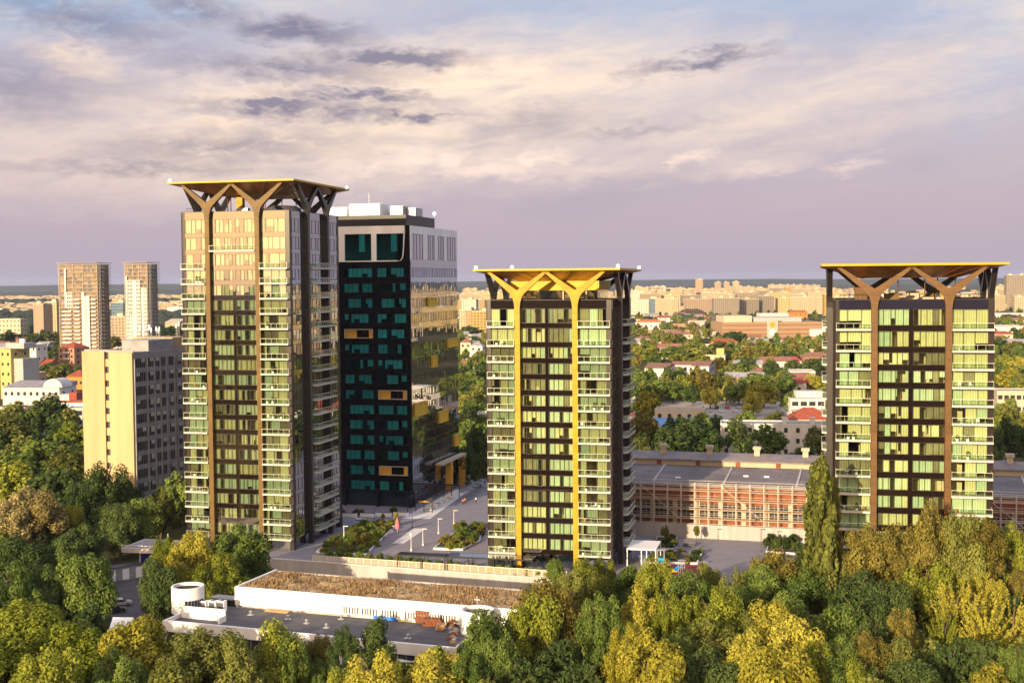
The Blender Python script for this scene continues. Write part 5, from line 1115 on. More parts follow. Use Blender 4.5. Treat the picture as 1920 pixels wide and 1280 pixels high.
def shell_tower(label, px0, px1, yt, Y, yaw, D, seed, wc):
    p = PY((px0 + px1) / 2, yt, Y); W = (px1 - px0) / F * Y; H = p.z - GZ; g = random.Random(seed)
    r = thing('unfinished_tower', label, 'tower', (p.x, Y, GZ), -R(yaw)); fl = 3.05; n = int(H / fl)
    b = MB(); c = MB(); k = MB(); d_ = MB()
    for j in range(n + 1): b.box(-W / 2, W / 2, -.15, D, j * fl, j * fl + .38, 1)
    b.box(-W / 2 + .6, W / 2 - .6, 1.0, D - .6, 0, H - 1, 0)
    for j in range(n):                          # open bays in the raw masonry
        for x in range(9):
            if g.random() < .34: xx = -W / 2 + 1.2 + (W - 2.4) * x / 9; b.box(xx, xx + g.uniform(1.4, 3.4), .86, .99, j * fl + .7, j * fl + 2.7, 2)
    for x in (0, 3, 5, 8): xx = -W / 2 + W * x / 8; b.box(xx - .3, xx + .3, .5, .85, 0, H, 1)
    b.build('frame', [M('raw brown masonry', (.22, .17, .13), .9, var=.45, scale=.4), M('raw concrete', (.33, .27, .20), .9, var=.25), m_darkgrey], r)
    top = n - 7
    for (f0, f1, j0, j1, m, style) in wc:
        x0, x1 = -W / 2 + W * f0, -W / 2 + W * f1
        for j in range(int(n * j0), int(n * j1)):
            z = j * fl + .31
            if style == 'v': k.box(x0, x1, -.25, .14, z, z + fl - .02)
            elif style == 'w':
                w_ = x1 - x0; k.box(x0, x1, -.2, .1, z, z + 1.0); k.box(x0, x1, -.2, .1, z + 2.3, z + 2.74)
                for q in range(4): k.box(x0 + w_ * q / 3.4 , x0 + w_ * q / 3.4 + .4, -.2, .1, z + 1.0, z + 2.3)
            elif style == 'b': k.box(x0, x1, -1.5, -1.35, z - .3, z + .75); k.box(x0, x1, -1.34, -.0, z - .3, z - .05)
    k.build('white_facing', m_whitefar, r)
    for j in range(n): c.box(W / 2 + .02, W / 2 + 1.6, 1, D - 1, j * fl, j * fl + .15)
    for q in range(10): y = 1.2 + (D - 2.4) * q / 9; c.box(W / 2 + 1.4, W / 2 + 1.52, y - .06, y + .06, .15, H)
    c.build('scaffolding', m_greymetal, r)
    d_.box(-W / 2 - 1.2, W / 2 + 1.2, -1.2, D + 1.2, H + .31, H + .6); d_.build('roof_slab', M('bronze roof edge', (.40, .25, .08), .6), r)
shell_tower('larger unfinished apartment tower with white facing and raw grey top', 105, 184, 494, 1000, 12, 20, 1, [(.10, .34, 0, .60, 0, 'b'), (.16, .20, .6, .98, 0, 'v'), (.20, .36, .58, .76, 0, 'w'), (.42, .56, 0, .72, 0, 'b'), (.60, .67, 0, .74, 0, 'v'), (.74, .80, 0, .7, 0, 'v'), (.86, .98, 0, .72, 0, 'b'), (.67, .74, 0, .7, 0, 'w')])
shell_tower('smaller unfinished white tower beside the larger unfinished one', 230, 277, 493, 1010, 14, 18, 2, [(.05, .24, 0, .55, 0, 'w'), (.06, .12, .55, .9, 0, 'v'), (.14, .38, .5, .88, 0, 'w'), (.38, .50, 0, .88, 0, 'v'), (.50, .70, 0, .88, 0, 'w'), (.74, .82, 0, .78, 0, 'v'), (.82, .99, 0, .78, 0, 'w'), (.24, .38, 0, .55, 0, 'w')])
# right: the middle distance
SC_, W, H, Y = house('white school wing with a purple brown roof and plain end wall', 1202, 1258, 690, 722, 16, 30, m_whitefar, 'gable', m_brownroof, 1, 0, 1.6, 2.2, 2.4, 'school', 'school_wing', 3)
house('recessed white school wing with two rows of windows', 1256, 1304, 684, 714, 16, 14, m_whitefar, 'gable', m_brownroof, 2, 4, 1.5, 2.2, 2.0, 'school', 'school_wing', 1)
house('right hand white school wing with grey shaded side', 1290, 1336, 686, 720, 16, 30, m_whitefar, 'gable', m_brownroof, 2, 2, 1.5, 2.2, 2.4, 'school', 'school_wing', 6)
r, W, H, Y = house('cream gymnasium with a raised box behind the school', 1314, 1362, 666, 684, 12, 20, m_cream, rows=1, cols=2, cat='hall', name='hall')
b = MB(); b.box(2, W / 2 - 1, 3, 14, H + .46, H + 5); b.build('roof_box', m_yell, r)
house('white single storey block behind the golden trees near the brown tower', 1480, 1530, 697, 722, 8, 18, m_whitefar, rows=1, cols=6)
r, W, H, Y = house('white modern villa with stacked terraces beside the dark red roof', 1482, 1548, 748, 784, 4, 14, m_whitefar, rows=2, cols=4, ww=2.6, wh=1.7, cat='villa', name='villa')
b = MB(); b.box(-W / 2 + 3, W / 2, 3, 12, H + .46, H + 3.2); b.box(-W / 2 - 1, W / 2 + .5, -2.4, -.03, H * .48, H * .48 + .4); b.build('terrace', m_whitefar, r)
house('house with a large dark red hipped roof beside the brown tower', 1478, 1560, 786, 802, 8, 14, m_cream, 'hip', m_redroof, 1, 4, 1.3, 1.4, 4.6)
r, W, H, Y = house('white house with a bright blue sheet metal lean-to roof', 1226, 1322, 768, 818, 14, 9, m_cream, rows=2, cols=5, ww=1.3, wh=1.6)
b = MB(); b.prism([(-9, 5.2), (-.03, 5.2), (-.03, 7.6)], -W / 2, W / 2 - 2, 'yz', 0); b.box(-W / 2 + .2, W / 2 - 2.2, -8.6, -.04, 0, 5.198, 1); b.build('lean_to', [m_blueroof, m_whitefar], r)
r, W, H, Y = house('long white three storey house with grey roof behind the brick hall', 1350, 1552, 796, 856, 10, 12, m_whitefar, rows=3, cols=9, ww=1.1, wh=1.5)
for x in (3, 13): b = MB(); b.box(x, x + 1.6, 4, 5.4, H + .07, H + 2.2); b.box(x - .2, x + 1.8, 3.8, 5.6, H + 2.2, H + 2.5); b.build('chimney', m_whitefar, r)
for k, (px, py, w_, h_) in enumerate(((1455, 660, 26, 8), (1500, 672, 24, 10), (1450, 688, 20, 12), (1410, 665, 26, 8), (1338, 655, 20, 6))):
    house('small white roofed shed among the park trees, %s from the left' % ordw([3, 4, 2, 1, 0][k]), px - w_ / 2, px + w_ / 2, py - h_, py, 10, 12, m_whitefar, rows=1, cols=2, cat='shed', name='shed')
# the banded shopping centre with its round emblems
ML = thing('shopping_centre', 'long tan shopping centre with dark bands and a tower with two round emblems', 'shopping centre', (0, 0, 0), -R(-3))
mp = PZ(1448, 634, GZ); ML.location = (mp.x, mp.y, GZ); mw = 190 / F * mp.y; mh = 30 / F * mp.y
b = MB(); b.box(-mw / 2, mw / 2, 0, 60, 0, mh, 0); b.build('wall', m_tan, ML)
b = MB()
for k in range(3): b.box(-mw / 2 + (0 if k else 0), mw / 2, -.12, -.02, mh * (.22 + .28 * k), mh * (.22 + .28 * k) + mh * .085)
b.build('window_band', m_brownroof, ML)
b = MB(); b.box(-6, 6, -1.0, -.13, 0, mh * 1.22); tw = b.build('sign_tower', m_greyw, ML)
def disc(r0, r1, z, y, mat, nm):
    d = MB(); n = 28; P = [(r * math.cos(k * 6.2832 / n), y_, z + r * math.sin(k * 6.2832 / n)) for y_ in (y,) for r in (r0, r1) for k in range(n)]
    d.add(P, [(k, (k + 1) % n, n + (k + 1) % n, n + k) for k in range(n)]); return d.build(nm, mat, tw)
disc(.01, 3.6, mh * .84, -1.06, m_orange, 'emblem'); disc(1.2, 1.9, mh * .84, -1.10, m_brownroof, 'emblem_ring'); disc(.01, 3.6, mh * .36, -1.06, m_whiteclean, 'emblem'); disc(2.4, 3.1, mh * .36, -1.10, m_darkgrey, 'emblem_ring'); disc(.6, 1.2, mh * .36, -1.10, m_darkgrey, 'emblem_ring')
b = MB(); b.box(-mw / 2 + 4, -20, 10, 50, mh + .01, mh + 7); b.box(-18, mw / 2 - 20, 10, 50, mh + .01, mh + 5, 1); b.box(mw / 2 - 14, mw / 2, -.6, -.13, mh * .1, mh * .55, 2); b.build('roof_house', [m_cream, m_greyw, m_whitefar], ML)
for a in [
 ('white house with a long orange tiled roof left of the shopping centre', 1190, 1244, 604, 620, 6, 16, m_whitefar, 'hip', m_orgroof, 1, 6), ('cream villa with a pale gable left of the shopping centre', 1288, 1322, 606, 622, 15, 18, m_cream, 'gable', m_cream, 1, 2), ('dark glass office left of the shopping centre', 1334, 1357, 594, 616, 0, 20, m_darkgrey, 'flat', None, 1, 0), ('brown low house beside the cream villa', 1256, 1286, 608, 622, 8, 16, m_pink, 'flat', None, 1, 4), ('long tan building half hidden by trees below the orange roof', 1196, 1306, 620, 632, 6, 20, m_tan, 'flat', None, 1, 12), ('pale grey flat warehouse left of the shopping centre trees', 1310, 1352, 622, 634, 2, 30, m_greyw, 'flat', None, 1, 3), ('cream house with an orange gable right behind the shopping centre', 1486, 1516, 586, 602, -10, 20, m_orange_r, 'gable', m_orgroof, 2, 3), ('long white hall behind the shopping centre', 1425, 1486, 588, 600, 0, 30, m_whitefar, 'flat', None, 1, 8),
 ('white block with a blue strip at the right end of the shopping centre', 1542, 1575, 608, 624, 0, 25, m_whitefar, 'flat', None, 1, 3), ('long white flat factory right of the brown tower', 1862, 1935, 612, 634, 4, 40, m_whitefar, 'flat', None, 1, 8), ('cream hospital wing with a brown roof right of the brown tower', 1868, 1940, 734, 800, 10, 14, m_cream, 'flat', None, 3, 6), ('house with a purple hipped roof in front of the hospital wing', 1888, 1935, 776, 800, 10, 10, m_cream, 'hip', m_brownroof, 1, 3), ('long white hangar behind the factory right of the brown tower', 1865, 1930, 588, 600, 0, 50, m_whitefar, 'flat', None, 1, 5),
 ('cream house between the office and the middle tower, below the brick offices', 862, 884, 642, 668, 10, 10, m_cream, 'hip', m_brownroof, 2, 2), ('white house with grey hipped roof between the office and the middle tower', 880, 906, 648, 674, 12, 10, m_whitefar, 'hip', m_flatroof, 2, 2), ('low white house half hidden in the green gap beside the office', 862, 892, 686, 702, 6, 10, m_whitefar, 'gable', m_brownroof, 1, 2), ('narrow white building at the left edge of the middle tower', 896, 910, 776, 812, 4, 9, m_whitefar, 'flat', None, 2, 1),
 ]:
    house(a[0], a[1], a[2], a[3], a[4], a[5], a[6], a[7], a[8], a[9], rows=a[10], cols=a[11], ww=1.6, wh=1.6, rh=3.4)
block('brick office with cream bands between the dark office and the middle tower', 860, 885, 582, 1500, 15, 30, f_stripe); block('cream banded office nearest the middle tower in the green gap', 884, 915, 584, 1480, 15, 30, f_orange); block('small white block above the brick office in the green gap', 865, 893, 562, 1900, 10, 16, f_white)
# estate of slab blocks on the right: four rows receding to the plain
KIND = [('cream', f_cream), ('yellow', f_yell), ('pink', f_pink), ('white', f_white), ('banded', f_stripe), ('orange', f_orange), ('grey', f_grey)]
g = random.Random(77); hidden = [(916, 1188), (1562, 1862)]
def vis(a, b): return not any(a > h0_ and b < h1_ for h0_, h1_ in hidden)
rowsd = [(2330, 28, 34, 24, 60, 'in the front row of the far estate'), (2750, 30, 38, 20, 48, 'in the second row of the far estate'), (3300, 30, 40, 18, 44, 'in the third row of the far estate'), (4000, 30, 42, 16, 40, 'in the fourth row of the far estate'), (4900, 28, 44, 14, 36, 'in the rearmost row of the far estate')]
cnt = {}
for ri, (Y, h0_, h1_, w0, w1, where) in enumerate(rowsd):
    x = 858 + ri * 3
    while x < 1960:
        w_ = g.uniform(w0, w1); a, e_ = x, x + w_ - 1.5
        if vis(a, e_):
            kn, fm = g.choices(KIND, (5, 4, 3, 3, 3, 1.2, 1.5))[0]; H = g.uniform(h0_, h1_); Yj = Y + g.uniform(-60, 60) * (1 + ri * .5)
            yt = hor((a + e_) / 2) + (CAMH - (GZ + H)) / Yj * F
            k = (kn, ri); cnt[k] = cnt.get(k, -1) + 1
            block('%s slab %s, %s %s one from the left' % (kn, where, ordw(cnt[k]), kn), a, e_, yt, Yj, g.uniform(-14, 16), g.uniform(11, 15), fm, group='apartment slabs of the far estate')
        x += w_ + (g.uniform(4, 22) if g.random() < .25 else 0)
for (px0, px1, yt, Y, mat, lab) in ((1304, 1318, 524, 3600, f_pink, 'single tall pink tower block on the skyline'), (1888, 1930, 516, 2600, f_grey, 'tall brown slab at the right edge rising above the estate'), (1545, 1560, 552, 2100, f_orange, 'bright orange block beside the brown tower'), (1340, 1352, 529, 4300, f_pink, 'pair of pale pink towers near the skyline, left one'), (1357, 1368, 529, 4300, f_pink, 'pair of pale pink towers near the skyline, middle one'), (1374, 1386, 528, 4300, f_cream, 'pale cream tower near the skyline right of the pink pair'), (1218, 1228, 560, 2100, f_blue, 'blue glazed block among the front row of the estate')):
    block(lab, px0, px1, yt, Y, 5, 16, mat)
# far city, out to the plain and beyond the frame (it is mirrored in the side faces)
b = MB(); g = random.Random(5)
for k in range(3300):
    Y = g.uniform(2300, 6500); a = g.choice([g.uniform(-23, -12), g.uniform(-24, 48), g.uniform(22, 50), g.uniform(22, 48)]); x = Y * math.tan(R(a)); h = g.uniform(8, 34) if a > 10 else g.uniform(6, 12); w_ = g.uniform(15, 60); d_ = g.uniform(12, 30)
    if -3 < a < 21.9: Y = g.choice((g.uniform(2400, 4200), g.uniform(3600, 7300))); x = Y * math.tan(R(a)); h = g.uniform(6, 26); w_ *= .7
    elif -22 < a <= -3: Y = g.uniform(2800, 7000); x = Y * math.tan(R(a)); h = g.uniform(5, 10)
    b.box(x - w_ / 2, x + w_ / 2, Y, Y + d_, GZ, GZ + h, g.randrange(4))
for k in range(170):
    a = g.uniform(25, 50); Y = g.uniform(520, 2300); x = Y * math.tan(R(a)); h = g.uniform(8, 30) * (.5 + Y / 3000); w_ = g.uniform(14, 46); d_ = g.uniform(10, 20)
    b.box(x - w_ / 2, x + w_ / 2, Y, Y + d_, GZ, GZ + h, g.randrange(4))
tag(b.build('distant_city', [f_cream, f_pink, f_white, f_yell]), 'pale mass of low roofs fading to the horizon', 'city', kind='stuff')
# small houses scattered through the trees
g = random.Random(21); sc_ = {}
HOUSECOL = [('white', m_whitefar), ('cream', m_cream), ('pink', m_pink), ('tan', m_tan), ('grey', m_greyw)]; ROOFS = [('flat', m_flatroof), ('gable', m_brownroof), ('flat', m_cream), ('hip', m_brownroof), ('gable', m_flatroof), ('hip', m_redroof)]
for where, n, x0, x1, y0, y1 in (('among trees below the shopping centre', 26, 1195, 1555, 640, 676), ('in the suburb before the far estate', 46, 1195, 1555, 596, 612), ('among trees behind the school', 12, 1360, 1555, 676, 740), ('among the far left trees', 22, 0, 340, 632, 668), ('in the gap beside the office', 9, 862, 905, 604, 690), ('in the suburb right of the brown tower', 12, 1866, 1920, 598, 660)):
    spots = sorted((g.uniform(x0, x1), g.uniform(y0, y1)) for _ in range(n))
    for px, py in spots:
        if 1350 < px < 1550 and py < 640: continue
        cn, cm = g.choices(HOUSECOL, (4, 4, 1.5, 1.5, 1))[0]; rt, rm = g.choice(ROOFS); k = (cn, where); sc_[k] = sc_.get(k, -1) + 1
        Yh = (CAMH - GZ) / (py - hor(px)) * F; wp = g.uniform(11, 26) / Yh * F; hp = g.uniform(5, 9) / Yh * F
        house('%s %s house from the left, %s' % (ordw(sc_[k]), cn, where), px - wp / 2, px + wp / 2, py - hp, py, g.uniform(-18, 20), g.uniform(8, 14), cm, rt, rm, rows=2 if hp * Yh / F > 7 else 1, cols=3, ww=1.5, wh=1.5, rh=3, sidec=1)
# woods and low hills on the horizon
m_wood_far = M('distant woodland', (.020, .032, .022), .95, var=.6, scale=.02, bump=.5)
def woodland(name, a0, a1, Y0, Y1, h, n, seed):
    g = random.Random(seed); b = MB()
    for k in range(n):
        a = R(g.uniform(a0, a1)); Y = g.uniform(Y0, Y1); x = Y * math.tan(a); r = g.uniform(9, 17) * (Y / 2600) ** .6; hh = h * g.uniform(.7, 1.15)
        b.lathe([(r * .8, 0), (r, hh * .4), (r * .75, hh * .8), (.1, hh)], 7, 0, (x, Y, GZ))
    return tag(b.build(name, m_wood_far), 'dark far woodland merging into one mass', 'wood', kind='stuff')
woodland('woodland', -23, -14, 1700, 2650, 15, 420, 1); woodland('woodland', -22, -4, 4200, 4700, 16, 220, 2); woodland('woodland', -4, 24, 1500, 2100, 10, 90, 4)
def hills(name, Y, h0_, amp, mat, seed, x0=-9000, x1=9000):
    g = random.Random(seed); b = MB(); n = 160; ph = [g.uniform(0, 6.28) for _ in range(6)]
    P = []
    for j, (yy, k) in enumerate(((0, 0), (160, .75), (420, 1), (1200, .6), (2200, 0))):
        for i in range(n + 1):
            x = x0 + (x1 - x0) * i / n; h = h0_ + amp * sum(math.sin(x * f + p) / (q + 1) for q, (f, p) in enumerate(zip((.0006, .0013, .0031, .0067, .013, .031), ph)))
            P.append((x, Y + yy, GZ - 1 + max(2, h) * k))
    b.add(P, [(j * (n + 1) + i, j * (n + 1) + i + 1, (j + 1) * (n + 1) + i + 1, (j + 1) * (n + 1) + i) for j in range(4) for i in range(n)])
    return tag(b.build(name, mat, smooth=True), kind='structure')
hills('hills', 7900, 26, 6, m_wood_far, 3); hills('hills', 11500, 66, 4, m_wood_far, 8, -13000, 13000)
# ---------------------------------------------------------------- plaza furniture, planting, people, cars
SHN = {}
def shrub(px, py, w, h, kind, where, z=0, at=None):
    p = at or PZ(px, py, z); global TC; TC += 1
    c = O('shrub', CR[('mid', 'broad')][TC % 5], None, (p.x, p.y, z - .12 * h), rnd.uniform(0, 6.28)); c.scale = (w / 2, w / 2, h * 1.06)
    c.material_slots[0].link = 'OBJECT'; c.material_slots[0].material = LEAFM[kind]
    k = (kind, where); SHN[k] = SHN.get(k, -1) + 1
    tag(c, '%s %s shrub from the left, %s' % (ordw(SHN[k]), kind, where), 'shrub', 'shrubs ' + where); return c
def bed(name, label, pts, h=.45):
    r = thing(name, label, 'planter', (pts[0].x, pts[0].y, 0)); o = pts[0]; n = len(pts); c = sum(pts, Vector()) / n
    q = [(p - o).xy for p in pts]; qi = [((p - c) * .94 + c - o).xy for p in pts]
    b = MB(); P = [(x, y, .005) for x, y in q] + [(x, y, h) for x, y in q] + [(x, y, h) for x, y in qi] + [(x, y, h - .1) for x, y in qi]
    b.add(P, [(i + s * n, (i + 1) % n + s * n, (i + 1) % n + (s + 1) * n, i + (s + 1) * n) for s in range(3) for i in range(n)]); b.build('kerb', m_palepave, r)
    b = MB(); b.add([(x, y, h - .08) for x, y in qi], [tuple(range(n))]); b.build('soil', M('planting soil', (.055, .05, .03), .95, var=.4, scale=2), r); return r
def inpoly(pts, n, g, md):
    xs = [p.x for p in pts]; ys = [p.y for p in pts]; out = []
    for _ in range(4000):
        if len(out) >= n: break
        x, y = g.uniform(min(xs), max(xs)), g.uniform(min(ys), max(ys)); ins = False; j = len(pts) - 1
        for i in range(len(pts)):
            if (pts[i].y > y) != (pts[j].y > y) and x < (pts[j].x - pts[i].x) * (y - pts[i].y) / (pts[j].y - pts[i].y) + pts[i].x: ins = not ins
            j = i
        if ins and all((x - a) ** 2 + (y - b_) ** 2 > md * md for a, b_ in out): out.append((x, y))
    return sorted(out, key=lambda q: q[0] / q[1])
g = random.Random(12)
PL1 = [PZ(592, 1036), PZ(672, 984), PZ(744, 986), PZ(688, 1040), PZ(650, 1042)]; bed('planter_bed', 'large hedge planted bed in front of the dark office', PL1)
for x, y in inpoly(PL1, 46, g, 1.9): shrub(0, 0, g.uniform(2.2, 3.4), g.uniform(1.2, 2.2), g.choice([OL, GR, YG, BR, GR, OL]), 'in the large bed before the dark office', at=Vector((x, y, 0)))
PL2 = [PZ(812, 1030), PZ(872, 985), PZ(906, 986), PZ(900, 1016), PZ(868, 1032)]; bed('planter_bed', 'hedge planted bed left of the gold columned tower', PL2)
for x, y in inpoly(PL2, 26, g, 1.9): shrub(0, 0, g.uniform(2.2, 3.2), g.uniform(1.2, 2.2), g.choice([OL, GR, YG, BR, GR]), 'in the bed left of the gold columned tower', at=Vector((x, y, 0)))
PL3 = [PZ(1226, 1030), PZ(1262, 1031), PZ(1270, 1010), PZ(1232, 1008)]; bed('planter_bed', 'square white planter with a small tree on the rear plaza', PL3)
for x, y in inpoly(PL3, 7, g, 1.5): shrub(0, 0, 2.4, 1.5, g.choice([DK, OL]), 'in the square white planter', at=Vector((x, y, 0)))
PL4 = [PZ(1216, 1056), PZ(1308, 1058), PZ(1319, 1036), PZ(1220, 1034)]; bed('planter_bed', 'long white planter behind the playground slides', PL4)
for x, y in inpoly(PL4, 14, g, 1.7): shrub(0, 0, 2.3, 1.5, g.choice([DK, OL, BR, GR]), 'in the long planter behind the slides', at=Vector((x, y, 0)))
PL5 = [PZ(1436, 1036), PZ(1496, 1040), PZ(1502, 1020), PZ(1442, 1017)]; bed('planter_bed', 'white planter with a dark hedge near the poplar', PL5)
for x, y in inpoly(PL5, 9, g, 1.7): shrub(0, 0, 2.8, 2.6, DK, 'in the white planter near the poplar', at=Vector((x, y, 0)))
for k in range(24):
    px = 618 + k * 18.6; py = 1046 + (px - 618) * .098 - 4; shrub(px, py, g.uniform(2.0, 3.0), g.uniform(1.1, 2.1), g.choice([GR, YG, GR, OL, PA_ if k % 6 == 2 else GR]), 'in the row behind the beige railing')
tree(1247, 985, 18, OL, 4.2, z=.3); tree(1306, 985, 13, OL, 4.0, z=0); tree(742, 960, 11, Y_, 3.4, z=0); tree(718, 962, 8, GR, 2.6, z=0); tree(665, 985, 20, OL, 4.5, z=.3); tree(1045, 1048, 34, GR, 6.5, z=0)
pl = [(655, 968), (690, 968), (720, 967), (752, 966)]
for k, (px, py) in enumerate(pl):
    p = PZ(px, py); r = thing('planter', 'white planter trough by the office lobby, %s from the left' % ordw(k), 'planter', (p.x, p.y, 0), -OYAW, 'white planters by the office lobby')
    b = MB(); b.box(-2, 2, -.5, .5, 0, .9); b.box(-1.9, 1.9, -.4, .4, .901, .94, 1); b.build('trough', [m_whiteclean, m_darkgrey], r)
for px, py, kd in ((640, 962, BR), (668, 965, DK), (676, 966, BR), (738, 962, DK)): shrub(px, py, 2.4, 1.8, kd, 'by the office lobby')
for k, (px, py) in enumerate([(676, 975), (717, 978), (730, 988)]):
    p = PZ(px, py); b = MB(); b.box(-1.3, 1.3, -.35, .35, .32, .45, 0); b.box(-1.1, -.9, -.3, .3, 0, .32, 1); b.box(.9, 1.1, -.3, .3, 0, .32, 1)
    tag(b.build('bench', [m_whiteclean, m_darkgrey], None, (p.x, p.y, 0), -OYAW), 'white bench on the paving before the office, %s from the left' % ordw(k), 'bench', 'white benches before the office')
# lamp posts
def lamp(px, py, h, label, col=m_darkgrey, globe=False):
    p = PZ(px, py); r = thing('lamp_post', label, 'lamp post', (p.x, p.y, 0))
    b = MB(); b.box(-.2, .2, -.2, .2, 0, .35); b.tube([(0, 0, .35), (0, 0, h)], [.10, .06], 6); b.build('pole', col, r)
    b = MB()
    if globe: b.ball((0, 0, h + .3), .38, 8)
    else: b.box(-.12, 1.0, -.14, .14, h, h + .12)
    b.build('lamp_head', m_whiteclean if globe else col, r)
for a in ((702, 983, 4.0, 'dark lamp post between the hedge bed and the office lobby'), (773, 989, 4.2, 'pale lamp post right of the folded pink parasol'), (822, 1000, 3.6, 'thin lamp post beside the pale stone strip', m_handrail), (851, 982, 3.4, 'thin lamp post at the top corner of the right hedge bed', m_handrail), (793, 1022, 3.8, 'lamp post just behind the black pergola', m_handrail), (1257, 1000, 5.0, 'dark lamp post behind the square white planter'), (1315, 1026, 4.6, 'dark lamp post beside the grey benches'), (1336, 1008, 5.0, 'dark lamp post against the concrete wall'), (1416, 1013, 5.0, 'dark lamp post nearest the end of the concrete wall'), (1427, 1034, 5.0, 'dark lamp post left of the hedge near the poplar')): lamp(*a)
lamp(771, 1032, 3.4, 'white globe lamp standing at the black pergola', m_handrail, True); lamp(645, 1018, 4.0, 'white pole lamp beside the tallest tower terrace', m_whiteclean)
# folded parasols and grey parasols
p = PZ(745, 998); r = thing('parasol', 'folded pink parasol on the paving beside the yellow sapling', 'parasol', (p.x, p.y, 0)); b = MB(); b.tube([(0, 0, 0), (0, 0, 3.6)], .06, 6); b.build('pole', m_handrail, r)
b = MB(); b.lathe([(.5, 1.0), (.62, 1.6), (.4, 2.8), (.08, 3.5)], 9); b.build('cloth', M('pink cloth', (.62, .16, .20), .8), r)
pm_ = MB(); pm_.add([(-1.4, -1.4, 2.5), (1.4, -1.4, 2.5), (1.4, 1.4, 2.5), (-1.4, 1.4, 2.5), (0, 0, 3.1)], ((0, 1, 4), (1, 2, 4), (2, 3, 4), (3, 0, 4), (3, 2, 1, 0))); pme = pm_.mesh('cloth', M('grey cloth', (.16, .17, .20), .8)); pp = MB(); pp.tube([(0, 0, 0), (0, 0, 3.0)], .06, 6); pp.box(-.4, .4, -.4, .4, 0, .1); ppe = pp.mesh('pole', m_greymetal)
for k in range(5):
    p = PZ(870 + k * 8.5, 938 - k * 5.6); r = thing('parasol', 'open square grey parasol beyond the office pergola, %s from the left' % ordw(k), 'parasol', (p.x, p.y, 0), -OYAW, 'grey parasols in a row'); O('cloth', pme, r); O('pole', ppe, r)
# pergolas
def pergola(label, M4, x0, x1, y0, y1, h, mat, slats, axis='y', nx=4, panel=None, posts=True):
    r = thing('pergola', label, 'pergola'); r.matrix_world = M4; b = MB(); t = .22
    b.box(x0, x1, y0, y0 + t, h, h + .3); b.box(x0, x1, y1 - t, y1, h, h + .3); b.box(x0, x0 + t, y0 + t, y1 - t, h, h + .3); b.box(x1 - t, x1, y0 + t, y1 - t, h, h + .3); b.build('frame', mat, r)
    s = MB()
    for k in range(slats):
        if axis == 'y': y = y0 + t + (y1 - y0 - 2 * t) * (k + .5) / slats; s.box(x0 + t, x1 - t, y - .09, y + .09, h + .05, h + .24)
        else: x = x0 + t + (x1 - x0 - 2 * t) * (k + .5) / slats; s.box(x - .09, x + .09, y0 + t, y1 - t, h + .05, h + .24)
    s.build('slats', mat, r)
    if panel: q = MB(); q.box(x0 + t, x1 - t, y0 + t, y1 - t, h + .26, h + .29); q.build('roof_panel', panel, r)
    for k in range(nx):
        for y in (y0 + .1, y1 - .1): p_ = MB(); x = x0 + .1 + (x1 - x0 - .2) * k / (nx - 1); p_.box(x - .09, x + .09, y - .09, y + .09, 0, h); p_.build('post', mat, r)
MO = Matrix.Translation((OFR.x, OFR.y, .01)) @ Matrix.Rotation(-OYAW, 4, 'Z')
pergola('open black steel pergola along the side of the office', MO, .3, 7.4, -5.3, 19, 3.4, m_black, 9, 'y', 4)
for k in range(5):
    y = -3.5 + k * 4.6; p = MO @ Vector((5.6, y, 0)); r = thing('sofa', 'pale terrace sofa under the office pergola, %s from the front' % ordw(k), 'sofa', (p.x, p.y, .02), -OYAW, 'sofas under the office pergola')
    b = MB(); b.box(-.9, .9, -.45, .45, .15, .45, 0); b.box(-.9, .9, .25, .45, .45, .9, 0); b.box(-.9, -.7, -.45, .25, .45, .65, 0); b.box(.7, .9, -.45, .25, .45, .65, 0); b.build('frame', m_whiteclean, r)
    b = MB(); b.box(-.68, .68, -.42, .23, .452, .56); b.build('cushion', [m_cream, m_orange_r, m_darkgrey, m_cream, m_orange_r][k], r)
p = MO @ Vector((5.5, -6.5, 0)); r = thing('parasol', 'orange parasol at the front corner of the office pergola', 'parasol', (p.x, p.y, .02)); b = MB(); b.tube([(0, 0, 0), (0, 0, 3.3)], .06, 6); b.build('pole', m_darkgrey, r); b = MB(); b.add([(-1.5, -1, 3), (1.5, -1, 3), (1.5, 1, 3), (-1.5, 1, 3), (0, 0, 3.35)], ((0, 1, 4), (1, 2, 4), (2, 3, 4), (3, 0, 4), (3, 2, 1, 0))); b.build('cloth', m_orange, r)
MT2 = Matrix.Translation(T2.location) @ Matrix.Rotation(-YAW2, 4, 'Z')
m_skyl = GLASS('roof light', (.55, .6, .7), 2.6, .05)
pergola('dark glazed pergola wrapping the base of the gold columned tower', MT2, -21, -2.4, -20.6, -16.6, 2.95, m_black, 5, 'x', 5, m_skyl)
pergola('solid black pergola left of the glazed one beside the hedge', MT2, -32, -21.3, -20.6, -17.9, 2.9, m_black, 12, 'x', 3, m_black)
pw = PZ(1196, 1062); pergola('white pergola at the rear corner of the gold columned tower', Matrix.Translation((pw.x, pw.y, 0)) @ Matrix.Rotation(-YAW2, 4, 'Z'), -2.4, 3.9, 0, 9, 3.6, m_whiteclean, 9, 'y', 3, m_whiteclean)
